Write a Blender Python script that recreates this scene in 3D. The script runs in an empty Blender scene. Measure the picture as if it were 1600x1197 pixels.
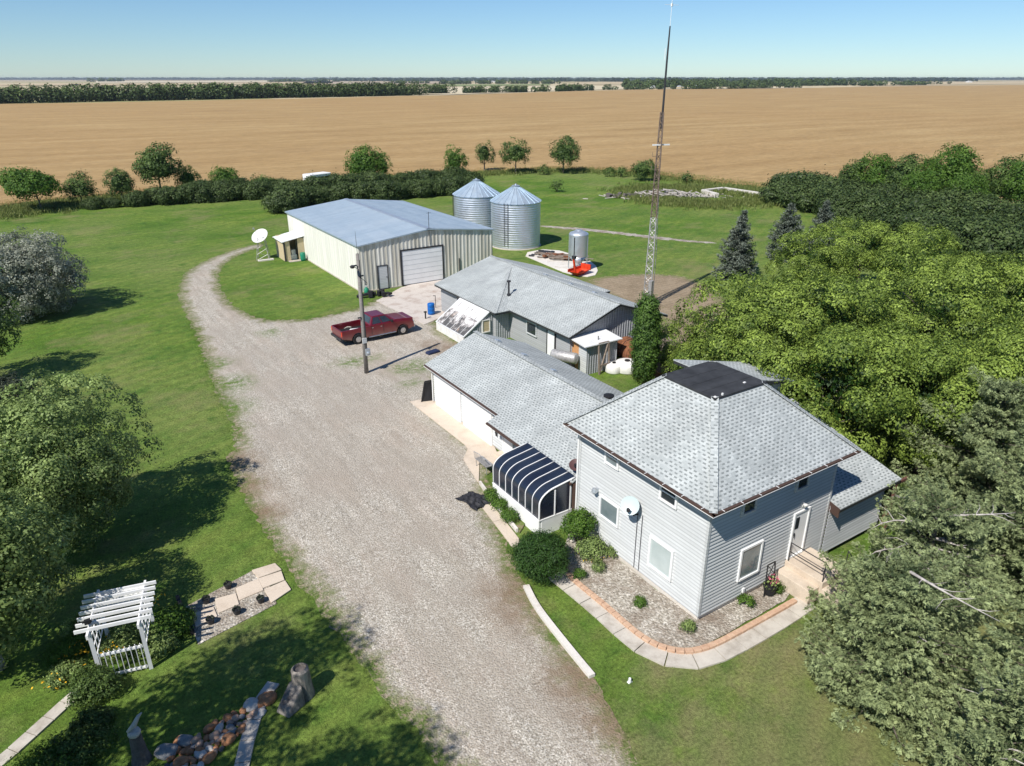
import bpy, bmesh, math, random
import numpy as np
from mathutils import Vector, Matrix, geometry
R = math.radians
S = bpy.context.scene
C = S.collection
random.seed(7); RNG = np.random.default_rng(7)

# ---------------------------------------------------------------- camera, sky, sun
cam = bpy.data.objects.new('camera', bpy.data.cameras.new('camera')); C.objects.link(cam)
cam.location = (0, 0, 18.0)
cam.rotation_euler = (R(90 - 23.098), 0, R(-33))
cam.data.sensor_width = 36; cam.data.sensor_fit = 'HORIZONTAL'
cam.data.lens = 36 * 1115 / 1600
cam.data.clip_start = 0.5; cam.data.clip_end = 60000
S.camera = cam
W = bpy.data.worlds.new('World'); S.world = W; W.use_nodes = True
wn = W.node_tree; wn.nodes.clear()
sky = wn.nodes.new('ShaderNodeTexSky'); sky.sky_type = 'NISHITA'; sky.sun_disc = False
SUN_AZ, SUN_EL = 200.4, 48.3            # direction the light comes from, farm frame
sky.sun_elevation = R(SUN_EL); sky.sun_rotation = R((90 - SUN_AZ) % 360)
sky.altitude = 600; sky.air_density = 1.0; sky.dust_density = 0.0; sky.ozone_density = 4.0
bgn = wn.nodes.new('ShaderNodeBackground'); bgn.inputs[1].default_value = 0.088
wo = wn.nodes.new('ShaderNodeOutputWorld')
tintn = wn.nodes.new('ShaderNodeMix'); tintn.data_type = 'RGBA'; tintn.blend_type = 'MULTIPLY'; tintn.inputs[0].default_value = 1.0; tintn.inputs[7].default_value = (0.72, 0.89, 1.05, 1)
wn.links.new(sky.outputs[0], tintn.inputs[6]); wn.links.new(tintn.outputs[2], bgn.inputs[0]); wn.links.new(bgn.outputs[0], wo.inputs[0])
sun = bpy.data.objects.new('sun', bpy.data.lights.new('sun', 'SUN')); C.objects.link(sun)
sun.data.energy = 5.0; sun.data.angle = R(0.5); sun.data.color = (1.0, 0.955, 0.89)
sd = Vector((math.cos(R(SUN_AZ)) * math.cos(R(SUN_EL)), math.sin(R(SUN_AZ)) * math.cos(R(SUN_EL)), math.sin(R(SUN_EL))))
sun.rotation_euler = sd.to_track_quat('Z', 'Y').to_euler(); sun.location = (0, 0, 60)
S.view_settings.view_transform = 'Standard'; S.view_settings.look = 'None'
S.view_settings.exposure = 0.25; S.view_settings.gamma = 1.0; S.view_settings.use_curve_mapping = False

# ---------------------------------------------------------------- material helper
class Mat:
    def __init__(s, name, rough=0.8, metal=0.0, spec=0.3):
        s.m = bpy.data.materials.new(name); s.m.use_nodes = True; s.t = s.m.node_tree
        s.t.nodes.clear()
        s.b = s.t.nodes.new('ShaderNodeBsdfPrincipled'); s.o = s.t.nodes.new('ShaderNodeOutputMaterial')
        s.t.links.new(s.b.outputs[0], s.o.inputs[0])
        s.set('Roughness', rough); s.set('Metallic', metal); s.set('Specular IOR Level', spec)
        s._pos = None; s._uv = None
    def put(s, sock, v):
        if isinstance(v, bpy.types.NodeSocket): s.t.links.new(v, sock)
        elif isinstance(v, (tuple, list)) and len(v) == 3 and sock.type == 'RGBA': sock.default_value = (*v, 1)
        else: sock.default_value = v
    def set(s, k, v): s.put(s.b.inputs[k], v)
    def node(s, ty, **kw):
        n = s.t.nodes.new(ty)
        for k, v in kw.items(): setattr(n, k, v)
        return n
    @property
    def pos(s):
        if s._pos is None: s._pos = s.node('ShaderNodeNewGeometry').outputs['Position']
        return s._pos
    @property
    def obj(s): return s.node('ShaderNodeTexCoord').outputs['Object']
    @property
    def uv(s):
        if s._uv is None: s._uv = s.node('ShaderNodeTexCoord').outputs['UV']
        return s._uv
    def scale(s, v, sc):
        n = s.node('ShaderNodeMapping'); s.put(n.inputs[0], v); n.inputs[3].default_value = sc if isinstance(sc, tuple) else (sc,) * 3
        return n.outputs[0]
    def rot(s, v, a, sc=(1, 1, 1)):
        n = s.node('ShaderNodeMapping'); s.put(n.inputs[0], v); n.inputs[2].default_value = (0, 0, a); n.inputs[3].default_value = sc
        return n.outputs[0]
    def noise(s, sc, det=3, vec=None, rough=0.55, out=0):
        n = s.node('ShaderNodeTexNoise'); s.put(n.inputs['Vector'], vec if vec is not None else s.pos)
        n.inputs['Scale'].default_value = sc; n.inputs['Detail'].default_value = det; n.inputs['Roughness'].default_value = rough
        return n.outputs[out]
    def vor(s, sc, vec=None, out='Color', feature='F1', rnd=1.0):
        n = s.node('ShaderNodeTexVoronoi', feature=feature); s.put(n.inputs['Vector'], vec if vec is not None else s.pos)
        n.inputs['Scale'].default_value = sc; n.inputs['Randomness'].default_value = rnd
        return n.outputs[out]
    def ramp(s, f, stops, interp='LINEAR'):
        n = s.node('ShaderNodeValToRGB'); s.put(n.inputs[0], f); e = n.color_ramp; e.interpolation = interp
        while len(e.elements) < len(stops): e.elements.new(0.5)
        for el, (p, c) in zip(e.elements, stops):
            el.position = p; el.color = (*c, 1) if isinstance(c, (tuple, list)) else (c, c, c, 1)
        return n.outputs[0]
    def mix(s, f, a, b, bt='MIX'):
        n = s.node('ShaderNodeMix', data_type='RGBA', blend_type=bt)
        s.put(n.inputs[0], f); s.put(n.inputs[6], a); s.put(n.inputs[7], b); return n.outputs[2]
    def math(s, op, a, b=0.0, c=0.0, clamp=False):
        n = s.node('ShaderNodeMath', operation=op, use_clamp=clamp)
        s.put(n.inputs[0], a); s.put(n.inputs[1], b); s.put(n.inputs[2], c); return n.outputs[0]
    def xyz(s, v):
        n = s.node('ShaderNodeSeparateXYZ'); s.put(n.inputs[0], v); return n.outputs
    def attr(s, name, out='Fac'):
        return s.node('ShaderNodeAttribute', attribute_name=name).outputs[out]
    def bump(s, h, strength=0.5, dist=0.02):
        n = s.node('ShaderNodeBump'); s.put(n.inputs['Height'], h)
        n.inputs['Strength'].default_value = strength; n.inputs['Distance'].default_value = dist
        s.t.links.new(n.outputs[0], s.b.inputs['Normal'])
    def color(s, c): s.set('Base Color', c); return s
    def done(s): return s.m

def simple(name, col, rough=0.7, metal=0.0, var=0.12, sc=1.5, spec=0.3):
    m = Mat(name, rough, metal, spec)
    d = tuple(c * (1 - var * 1.6) for c in col); l = tuple(min(1, c * (1 + var)) for c in col)
    m.color(m.ramp(m.noise(sc, 5), [(0.3, d), (0.7, l)]))
    return m.done()

def leafmat(name, dark, light, trans=0.35, rough=0.55):
    m = Mat(name, rough, 0, 0.25)
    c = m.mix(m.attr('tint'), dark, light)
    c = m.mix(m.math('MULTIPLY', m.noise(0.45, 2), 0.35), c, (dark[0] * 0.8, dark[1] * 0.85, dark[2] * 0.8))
    m.color(c)
    tr = m.node('ShaderNodeBsdfTranslucent'); m.put(tr.inputs[0], m.mix(0.5, c, light))
    mx = m.node('ShaderNodeMixShader'); mx.inputs[0].default_value = trans
    m.t.links.new(m.b.outputs[0], mx.inputs[1]); m.t.links.new(tr.outputs[0], mx.inputs[2]); m.t.links.new(mx.outputs[0], m.o.inputs[0])
    return m.done()

# ---------------------------------------------------------------- materials
def grass_colour(m):
    p = m.pos
    big = m.noise(0.035, 4, rough=0.6)
    mid = m.noise(0.22, 5, m.rot(p, R(33), (0.5, 1, 1)), 0.65)
    fine = m.noise(9.0, 5, rough=0.75)
    base = m.ramp(mid, [(0.28, (0.046, 0.112, 0.010)), (0.47, (0.098, 0.178, 0.020)), (0.68, (0.180, 0.235, 0.042))])
    c = m.mix(m.ramp(big, [(0.38, 0.0), (0.66, 0.75)]), base, (0.20, 0.235, 0.070))
    clover = m.noise(0.6, 3, rough=0.6)
    c = m.mix(m.ramp(clover, [(0.55, 0.0), (0.68, 0.6)]), c, (0.050, 0.128, 0.018))
    c = m.mix(1.0, c, m.ramp(m.noise(1.8, 6, rough=.75), [(0.3, 0.60), (0.7, 1.34)]), 'MULTIPLY')
    c = m.mix(m.ramp(m.noise(2.7, 4, rough=.8), [(0.60, 0.0), (0.68, 0.5)]), c, (0.23, 0.27, 0.08))
    dry = m.noise(0.13, 6, rough=0.7)
    c = m.mix(m.ramp(dry, [(0.52, 0.0), (0.68, 0.72)]), c, (0.235, 0.215, 0.095))
    sx = m.xyz(p); pr = m.math('SUBTRACT', m.math('MULTIPLY', m.noise(0.5, 6, rough=.7), 3.2), m.math('DIVIDE', m.math('SUBTRACT', sx[1], 6.0), 5.5))
    c = m.mix(m.math('MULTIPLY', m.ramp(pr, [(0.3, 0.0), (1.0, 0.55)]), m.math('GREATER_THAN', sx[0], 9.0)), c, (0.25, 0.21, 0.115))
    # mown passes
    w = m.node('ShaderNodeTexWave', wave_type='BANDS', bands_direction='Y'); m.put(w.inputs['Vector'], m.rot(p, R(-30)))
    w.inputs['Scale'].default_value = 0.26; w.inputs['Distortion'].default_value = 3.5; w.inputs['Detail'].default_value = 2; w.inputs['Detail Scale'].default_value = 0.5
    c = m.mix(m.math('MULTIPLY', w.outputs[1], 0.22), c, (0.055, 0.15, 0.02))
    v = m.ramp(fine, [(0.25, 0.35), (0.75, 1.6)])
    return m.mix(1.0, c, v, 'MULTIPLY'), fine

def m_lawn():
    m = Mat('lawn', 0.9, 0, 0.15)
    c, fine = grass_colour(m)
    # the open prairie beyond the yard: a patchwork of stubble, crop and pasture
    patch = m.vor(0.0011, m.scale(m.pos, (1, 0.6, 1)), 'Color')
    px = m.xyz(patch)[0]
    far = m.ramp(px, [(0.0, (0.42, 0.33, 0.19)), (0.35, (0.50, 0.42, 0.27)), (0.55, (0.30, 0.29, 0.13)), (0.75, (0.55, 0.46, 0.30)), (1.0, (0.38, 0.33, 0.17))], 'CONSTANT')
    far = m.mix(m.math('MULTIPLY', m.noise(0.004, 5), 0.5), far, (0.33, 0.28, 0.15))
    ln = m.node('ShaderNodeVectorMath', operation='LENGTH'); m.put(ln.inputs[0], m.pos)
    f = m.ramp(m.math('DIVIDE', ln.outputs['Value'], 1000.0), [(0.33, 0.0), (0.42, 1.0)])
    m.color(m.mix(f, c, far))
    m.bump(m.math('ADD', fine, m.noise(28, 3)), 0.9, 0.05)
    return m.done()

def gravel_nodes(m, s=1.0):
    st = m.vor(19 * s, out='Color'); v = m.xyz(st)[0]
    st2 = m.xyz(m.vor(42 * s, out='Color'))[1]
    c = m.ramp(v, [(0.0, (0.14, 0.125, 0.10)), (0.35, (0.34, 0.31, 0.26)), (0.7, (0.53, 0.495, 0.43)), (1.0, (0.84, 0.80, 0.73))])
    c2 = m.ramp(st2, [(0.0, (0.26, 0.22, 0.17)), (0.5, (0.42, 0.37, 0.295)), (1.0, (0.64, 0.59, 0.50))])
    c = m.mix(0.45, c, c2)
    d = m.vor(15 * s, out='Distance')
    return c, m.math('ADD', m.math('MULTIPLY', d, -1.0), m.math('MULTIPLY', st2, 0.3))

def m_gravel():
    m = Mat('gravel', 0.92, 0, 0.2)
    c, h = gravel_nodes(m)
    # compacted brown wheel tracks, dusty patches
    tr = m.noise(0.28, 6, m.rot(m.pos, R(-20), (1.4, 0.5, 1)), 0.68)
    c = m.mix(m.ramp(tr, [(0.47, 0.0), (0.66, 0.6)]), c, (0.41, 0.335, 0.27))
    stq = m.noise(1.0, 6, m.rot(m.pos, R(8), (1.1, 0.13, 1)), 0.6)
    c = m.mix(m.ramp(stq, [(0.46, 0.0), (0.62, 0.42)]), c, (0.35, 0.305, 0.245))
    c = m.mix(1.0, c, m.ramp(m.noise(1.0, 5, m.rot(m.pos, R(12), (2.2, .3, 1)), .65), [(0.3, 0.84), (0.7, 1.12)]), 'MULTIPLY')
    pat = m.noise(0.9, 5, rough=0.7)
    c = m.mix(m.ramp(pat, [(0.54, 0.0), (0.78, 0.4)]), c, (0.29, 0.24, 0.19))
    cp = m.math('MULTIPLY', m.attr('packed'), m.ramp(m.noise(0.55, 6, rough=.7), [(0.25, 0.35), (0.6, 1.0)]))
    fin = m.ramp(m.noise(16, 4, rough=.8), [(0.3, 0.72), (0.7, 1.25)])
    c = m.mix(m.math('MULTIPLY', cp, 0.6), c, m.mix(1.0, (0.37, 0.325, 0.27), fin, 'MULTIPLY'))
    # ragged verge where soil and weeds creep in
    e = m.math('ADD', m.attr('edge'), m.math('MULTIPLY', m.math('SUBTRACT', m.noise(0.7, 7, rough=0.75), 0.5), -3.0))
    c = m.mix(m.ramp(e, [(0.1, 0.9), (0.9, 0.0)]), c, (0.30, 0.235, 0.16))
    sp = m.noise(3.5, 6, rough=0.8)
    g = m.math('MULTIPLY', m.ramp(sp, [(0.42, 0.0), (0.52, 1.0)]), m.ramp(e, [(0.0, 1.0), (1.3, 0.0)]))
    c = m.mix(g, c, (0.10, 0.155, 0.03))
    w = m.math('MULTIPLY', m.attr('weed'), m.ramp(m.noise(2.6, 6, rough=0.8), [(0.40, 0.0), (0.58, 1.0)]))
    c = m.mix(w, c, (0.105, 0.17, 0.03))
    c = m.mix(m.math('MULTIPLY', m.attr('soil'), m.ramp(m.noise(1.6, 5, rough=0.7), [(0.3, 0.2), (0.6, 0.9)])), c, (0.23, 0.165, 0.11))
    m.color(c); m.bump(h, 0.8, 0.035)
    return m.done()

def m_bedgravel():
    m = Mat('bed_gravel', 0.9); c, h = gravel_nodes(m, 0.75)
    c = m.mix(m.ramp(m.noise(0.8, 5, rough=0.7), [(0.42, 0.0), (0.65, 0.8)]), c, (0.21, 0.16, 0.12)); m.color(c); m.bump(h, 0.9, 0.05); return m.done()

def m_wheat():
    m = Mat('ripe_wheat', 0.9, 0, 0.1)
    st = m.noise(0.055, 6, m.rot(m.pos, R(33), (0.28, 1.6, 1)), 0.62)
    fine = m.noise(1.1, 6, m.rot(m.pos, R(33), (0.35, 1.3, 1)), 0.75)
    c = m.ramp(st, [(0.28, (0.31, 0.205, 0.092)), (0.5, (0.395, 0.27, 0.126)), (0.75, (0.475, 0.342, 0.168))])
    c = m.mix(m.ramp(m.noise(0.006, 4), [(0.35, 0.0), (0.7, 0.5)]), c, (0.37, 0.235, 0.105))
    c = m.mix(m.ramp(m.noise(0.02, 6, m.rot(m.pos, R(33), (.5, 1, 1)), .7), [(0.55, 0.0), (0.7, 0.45)]), c, (0.30, 0.195, 0.095))
    c = m.mix(1.0, c, m.ramp(fine, [(0.25, 0.58), (0.7, 1.2)]), 'MULTIPLY')
    m.color(c); m.bump(fine, 0.8, 0.25); return m.done()

def m_field(name, a, b):
    m = Mat(name, 0.95); m.color(m.ramp(m.noise(0.01, 5, m.rot(m.pos, R(33), (0.3, 1.5, 1))), [(0.3, a), (0.7, b)])); return m.done()

def m_dirt():
    m = Mat('bare_soil', 0.95, 0, 0.1)
    f = m.noise(5, 6, rough=0.8)
    c = m.ramp(m.noise(0.5, 6, rough=0.7), [(0.3, (0.24, 0.185, 0.12)), (0.6, (0.36, 0.285, 0.195)), (0.8, (0.43, 0.36, 0.255))])
    w = m.node('ShaderNodeTexWave', wave_type='BANDS', bands_direction='Y'); m.put(w.inputs['Vector'], m.pos)
    w.inputs['Scale'].default_value = 0.55; w.inputs['Distortion'].default_value = 2.5; w.inputs['Detail'].default_value = 3
    c = m.mix(m.math('MULTIPLY', w.outputs[1], 0.3), c, (0.22, 0.165, 0.11))
    c = m.mix(1.0, c, m.ramp(f, [(0.3, 0.6), (0.7, 1.2)]), 'MULTIPLY')
    e = m.math('ADD', m.attr('edge'), m.math('MULTIPLY', m.math('SUBTRACT', m.noise(0.8, 6, rough=0.75), 0.5), -2.5))
    c = m.mix(m.math('MULTIPLY', m.ramp(e, [(0.1, 1.0), (1.2, 0.0)]), m.ramp(m.noise(3, 5, rough=.8), [(0.42, 0.0), (0.55, 1.0)])), c, (0.12, 0.17, 0.04))
    m.color(c); m.bump(f, 0.9, 0.08); return m.done()

def m_concrete(name='concrete', base=(0.56, 0.50, 0.43), stain=(0.36, 0.29, 0.22)):
    m = Mat(name, 0.85, 0, 0.25)
    n = m.noise(0.8, 7, rough=0.7)
    c = m.ramp(n, [(0.3, stain), (0.5, tuple(x * 0.93 for x in base)), (0.75, base)])
    c = m.mix(1.0, c, m.ramp(m.noise(14, 5, rough=.7), [(0.3, 0.86), (0.7, 1.05)]), 'MULTIPLY')
    m.color(c); m.bump(m.noise(20, 4), 0.3, 0.01); return m.done()

def m_slab():   # concrete walk with joints across it
    m = Mat('paving', 0.85, 0, 0.25)
    n = m.noise(1.4, 7, rough=0.7)
    c = m.ramp(n, [(0.3, (0.34, 0.30, 0.25)), (0.5, (0.50, 0.46, 0.40)), (0.75, (0.60, 0.56, 0.49))])
    m.color(c); m.bump(m.noise(20, 4), 0.4, 0.01); return m.done()

def m_shingle():
    m = Mat('asphalt_shingles', 0.9, 0, 0.15)
    u = m.xyz(m.uv); U, V = u[0], u[1]
    RH, TW = 0.132, 0.235
    row = m.math('FLOOR', m.math('DIVIDE', V, RH)); fv = m.math('FRACT', m.math('DIVIDE', V, RH))
    wn_ = m.node('ShaderNodeTexWhiteNoise', noise_dimensions='1D'); m.put(wn_.inputs['W'], row)
    us = m.math('ADD', m.math('DIVIDE', U, TW), m.math('ADD', m.math('MULTIPLY', row, 0.5), m.math('MULTIPLY', wn_.outputs[0], 0.28)))
    fu = m.math('FRACT', us); cu = m.math('FLOOR', us)
    cell = m.node('ShaderNodeCombineXYZ'); m.put(cell.inputs[0], cu); m.put(cell.inputs[1], row)
    w2 = m.node('ShaderNodeTexWhiteNoise', noise_dimensions='2D'); m.t.links.new(cell.outputs[0], w2.inputs['Vector'])
    r = w2.outputs[0]
    tab = m.mix(r, (0.375, 0.40, 0.395), (0.485, 0.51, 0.50))
    grain = m.ramp(m.noise(55, 2), [(0.3, 0.80), (0.7, 1.16)])
    wth = m.ramp(m.noise(0.7, 4, rough=.6), [(0.3, 0.86), (0.7, 1.08)])
    stn = m.ramp(m.noise(0.35, 5, m.scale(m.uv, (2.2, .5, 1)), .65), [(0.35, 0.88), (0.65, 1.05)])
    dk = m.math('MULTIPLY', m.math('LESS_THAN', fu, 0.55), m.math('GREATER_THAN', fv, 0.55))
    dk = m.math('MULTIPLY', dk, m.math('GREATER_THAN', r, 0.12))
    c = m.mix(m.math('MULTIPLY', dk, m.math('ADD', 0.46, m.math('MULTIPLY', r, .28))), tab, (0.105, 0.12, 0.12)); c = m.mix(1.0, c, stn, 'MULTIPLY')
    c = m.mix(1.0, c, grain, 'MULTIPLY'); c = m.mix(1.0, c, wth, 'MULTIPLY')
    m.color(c)
    m.bump(m.math('ADD', m.math('MULTIPLY', fv, -1.0), m.math('MULTIPLY', dk, -0.35)), 0.7, 0.012)
    return m.done()

def m_siding(name, col):
    m = Mat(name, 0.6, 0, 0.3)
    c = m.ramp(m.noise(0.9, 5), [(0.3, tuple(x * .93 for x in col)), (0.7, col)])
    g = m.noise(3, 4, m.scale(m.pos, (3, 3, .3))); c = m.mix(m.math('MULTIPLY', g, .16), c, (.3, .28, .25))
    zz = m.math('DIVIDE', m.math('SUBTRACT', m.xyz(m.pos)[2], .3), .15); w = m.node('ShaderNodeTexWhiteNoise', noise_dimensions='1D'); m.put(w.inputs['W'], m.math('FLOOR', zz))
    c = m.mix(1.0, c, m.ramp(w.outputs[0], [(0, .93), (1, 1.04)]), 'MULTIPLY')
    lap_shade = m.math('LESS_THAN', m.math('FRACT', zz), .22); c = m.mix(m.math('MULTIPLY', lap_shade, .32), c, (.17, .175, .18))  # lap shadow painted as a darker line on each board's lower edge
    m.color(c); return m.done()

def m_galv(name='galvanised_steel', base=(0.62, 0.67, 0.72), metal=0.75, rough=0.38):
    m = Mat(name, rough, metal, 0.5)
    v = m.vor(3.0, out='Color'); a = m.xyz(v)[0]
    c = m.mix(m.math('MULTIPLY', a, 0.18), base, tuple(x * 0.72 for x in base))
    c = m.mix(m.ramp(m.noise(0.8, 5, m.scale(m.pos, (1, 1, 0.25))), [(0.5, 0.0), (0.8, 0.3)]), c, (0.42, 0.38, 0.33))
    m.color(c); m.set('Roughness', m.ramp(m.noise(2, 3), [(0.3, rough), (0.7, rough + 0.14)])); return m.done()

def m_metalroof():
    m = Mat('ribbed_steel_roof', 0.45, 0.35, 0.5)
    u = m.xyz(m.uv)
    sheet = m.math('FLOOR', m.math('DIVIDE', u[0], 0.9)); w = m.node('ShaderNodeTexWhiteNoise', noise_dimensions='1D'); m.put(w.inputs['W'], sheet)
    c = m.mix(w.outputs[0], (0.40, 0.49, 0.56), (0.50, 0.58, 0.64))
    # screw lines
    fl = m.math('LESS_THAN', m.math('FRACT', m.math('DIVIDE', u[1], 0.75)), 0.06)
    c = m.mix(m.math('MULTIPLY', fl, 0.28), c, (0.26, 0.31, 0.36))
    c = m.mix(m.ramp(m.noise(0.35, 6, rough=.7), [(0.5, 0), (0.75, 0.35)]), c, (0.56, 0.60, 0.62))
    m.color(c); return m.done()

def m_ribwall(name, a, b, stripe=0.0):
    m = Mat(name, 0.6, 0.05, 0.3)
    g = m.noise(1.2, 5, m.scale(m.pos, (2.5, 2.5, 0.2)))
    c = m.ramp(g, [(0.35, a), (0.65, b)])
    if stripe: c = m.mix(m.ramp(m.noise(2.4, 4, m.scale(m.pos, (1, 1, .06)), .6), [(.48, 0), (.58, stripe)]), c, (0.36, 0.33, 0.25))
    m.color(c); return m.done()

def m_glass(name, col=(0.02, 0.025, 0.03), rough=0.06, var=None):
    m = Mat(name, rough, 0.0, 0.8)
    m.color(m.ramp(m.noise(1.2, 3), [(0.35, col), (0.65, var or tuple(x * 1.6 + .01 for x in col))])); return m.done()

def m_film():
    m = Mat('dirty_greenhouse_film', 0.3, 0, 0.4); z = m.xyz(m.pos)[2]
    n = m.math('ADD', m.noise(2.2, 6, m.scale(m.pos, (1, .8, 1)), .65), m.math('MULTIPLY', m.math('SUBTRACT', z, 1.35), .22))
    c = m.ramp(n, [(0.40, (0.10, 0.095, 0.09)), (0.47, (0.28, 0.26, 0.245)), (0.53, (0.50, 0.47, 0.45)), (0.60, (0.74, 0.73, 0.72))])
    m.color(m.mix(m.ramp(m.noise(1.3, 4), [(0.6, 0), (0.7, .6)]), c, (0.5, 0.36, 0.27))); return m.done()
def m_rust(): return simple('rusty_steel', (0.24, 0.10, 0.05), 0.85, 0.2, 0.35, 6)

def m_rock(name, a, b):
    m = Mat(name, 0.9); m.color(m.mix(m.ramp(m.noise(7, 6, rough=.7), [(0.3, 0), (0.7, 1)]), a, b)); m.bump(m.noise(14, 5), .6, .02); return m.done()

def m_bark(name, a, b, sc=5):
    m = Mat(name, 0.9); m.color(m.mix(m.ramp(m.noise(sc, 6, m.scale(m.pos, (1, 1, .35)), .7), [(0.35, 0), (0.65, 1)]), a, b)); m.bump(m.noise(sc * 3, 4), .6, .03); return m.done()

def m_brick():
    m = Mat('edging_brick', 0.9); u = m.xyz(m.uv)
    n = m.vor(6, out='Color'); a = m.xyz(n)[0]
    m.color(m.mix(m.ramp(m.noise(5, 5), [(0.3, 0), (0.7, 1)]), (0.44, 0.27, 0.18), (0.60, 0.42, 0.29))); m.bump(m.noise(18, 3), .5, .02); return m.done()

def m_wood(name, a, b):
    m = Mat(name, 0.85); m.color(m.mix(m.ramp(m.noise(3, 6, m.scale(m.pos, (1, 1, 6)), .7), [(0.3, 0), (0.7, 1)]), a, b)); return m.done()

M = {}
M['lawn'] = m_lawn(); M['gravel'] = m_gravel(); M['bed_gravel'] = m_bedgravel(); M['wheat'] = m_wheat(); M['dirt'] = m_dirt()
M['concrete'] = m_concrete(); M['apron'] = m_concrete('yard_concrete', (0.60, 0.54, 0.48), (0.36, 0.27, 0.22)); M['paving'] = m_slab()
M['garage_pad'] = m_concrete('garage_concrete', (0.66, 0.56, 0.45), (0.50, 0.41, 0.32))
M['white_concrete'] = m_concrete('whitewashed_concrete', (0.72, 0.68, 0.62), (0.52, 0.46, 0.38))
M['shingle'] = m_shingle()
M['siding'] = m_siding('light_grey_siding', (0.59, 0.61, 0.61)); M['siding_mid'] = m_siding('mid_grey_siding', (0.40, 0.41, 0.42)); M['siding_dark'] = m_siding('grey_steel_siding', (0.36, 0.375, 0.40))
M['white'] = simple('white_paint', (0.80, 0.80, 0.79), 0.5, 0, 0.04); M['whitewash'] = simple('weathered_white', (0.74, 0.73, 0.70), 0.7, 0, 0.1, 3)
M['cream_wall'] = m_ribwall('white_steel_cladding', (0.66, 0.65, 0.58), (0.76, 0.75, 0.68))
M['tan_wall'] = m_ribwall('cream_steel_cladding', (0.58, 0.56, 0.49), (0.70, 0.685, 0.62), .55)
M['trim_dark'] = simple('charcoal_trim', (0.035, 0.037, 0.04), 0.5); M['trim_brown'] = simple('brown_fascia', (0.075, 0.045, 0.035), 0.5)
M['roll_roof'] = simple('black_rolled_roofing', (0.038, 0.040, 0.044), 0.85, 0, 0.25, 2)
M['galv'] = m_galv(); M['galv_roof'] = m_galv('galvanised_bin_roof', (0.50, 0.60, 0.68), 0.6, 0.42); M['metal_roof'] = m_metalroof()
M['white_metal'] = simple('white_steel_sheet', (0.80, 0.80, 0.79), 0.4, 0.1, 0.04)
M['glass'] = m_glass('window_glass'); M['curtain'] = m_glass('curtained_glass', (0.42, 0.49, 0.48), 0.12, (0.52, 0.58, 0.57)); M['curtain_dim'] = m_glass('blind_glass', (0.13, 0.17, 0.18), 0.12, (0.20, 0.24, 0.25))
M['tint'] = m_glass('tinted_sunroom_glass', (0.012, 0.016, 0.03), 0.22, (0.02, 0.028, 0.045)); M['steel_dark'] = simple('dark_steel', (0.05, 0.05, 0.055), 0.5, 0.4)
M['poly'] = m_film()
M['rust'] = m_rust(); M['rustroof'] = m_rock('rusted_tin', (0.20, 0.085, 0.045), (0.42, 0.22, 0.13))
M['barn_red'] = m_wood('faded_red_boards', (0.10, 0.045, 0.035), (0.17, 0.075, 0.055))
M['pole'] = m_wood('weathered_pole_wood', (0.15, 0.14, 0.125), (0.27, 0.25, 0.23)); M['oldwood'] = m_wood('grey_timber', (0.13, 0.10, 0.08), (0.33, 0.27, 0.22)); M['plywood'] = m_wood('orange_plywood', (0.45, 0.22, 0.09), (0.6, 0.33, 0.15)); M['tanboard'] = m_wood('tan_boards', (0.45, 0.36, 0.22), (0.6, 0.5, 0.33))
M['blue'] = simple('blue_plastic', (0.01, 0.12, 0.42), 0.4, 0, 0.1); M['green_plastic'] = simple('green_plastic', (0.02, 0.22, 0.13), 0.45); M['orange'] = simple('orange_red_paint', (0.62, 0.055, 0.018), 0.5, 0, 0.2, 3)
M['black'] = simple('black_plastic', (0.018, 0.018, 0.02), 0.6); M['rubber'] = simple('tyre_rubber', (0.02, 0.02, 0.021), 0.85); M['tarp'] = simple('black_tarp', (0.03, 0.03, 0.034), 0.6, 0, 0.3, 6); M['navy'] = simple('navy_tarp', (0.02, 0.03, 0.075), 0.6)
M['chrome'] = simple('bright_metal', (0.62, 0.62, 0.63), 0.25, 0.9, 0.05)
def m_car():
    m = Mat('maroon_car_paint', 0.28, 0.25, 0.5); m.set('Coat Weight', 0.6); m.set('Coat Roughness', 0.08)
    dust = m.math('MULTIPLY', m.ramp(m.xyz(m.obj)[2], [(0.45, 1.0), (1.1, 0.0)]), m.ramp(m.noise(3, 5), [(0.3, 0.3), (0.7, 0.85)]))
    m.color(m.mix(dust, (0.16, 0.008, 0.018), (0.26, 0.15, 0.12))); return m.done()
M['car'] = m_car()
M['paleglass'] = m_glass('dish_face', (0.50, 0.60, 0.60), 0.3, (0.58, 0.66, 0.66)); M['dish_brown'] = simple('brown_dish_paint', (0.10, 0.05, 0.05), 0.5); M['dish_white'] = simple('white_dish', (0.72, 0.71, 0.69), 0.6)
M['mast'] = simple('galvanised_lattice', (0.44, 0.43, 0.42), 0.5, 0.4, 0.2, 8); M['mast_rust'] = simple('rusty_lattice', (0.20, 0.15, 0.12), 0.7, 0.3, 0.3, 8)
M['brick'] = m_brick()
M['rock_rust'] = m_rock('rust_stone', (0.26, 0.11, 0.05), (0.48, 0.25, 0.13)); M['rock_grey'] = m_rock('grey_stone', (0.15, 0.16, 0.17), (0.30, 0.30, 0.29)); M['rock_pale'] = m_rock('pale_stone', (0.40, 0.37, 0.33), (0.60, 0.57, 0.52)); M['rock_dark'] = m_rock('dark_stone', (0.08, 0.07, 0.065), (0.16, 0.14, 0.13)); M['rock_pink'] = m_rock('pink_stone', (0.36, 0.22, 0.15), (0.55, 0.39, 0.29))
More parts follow.
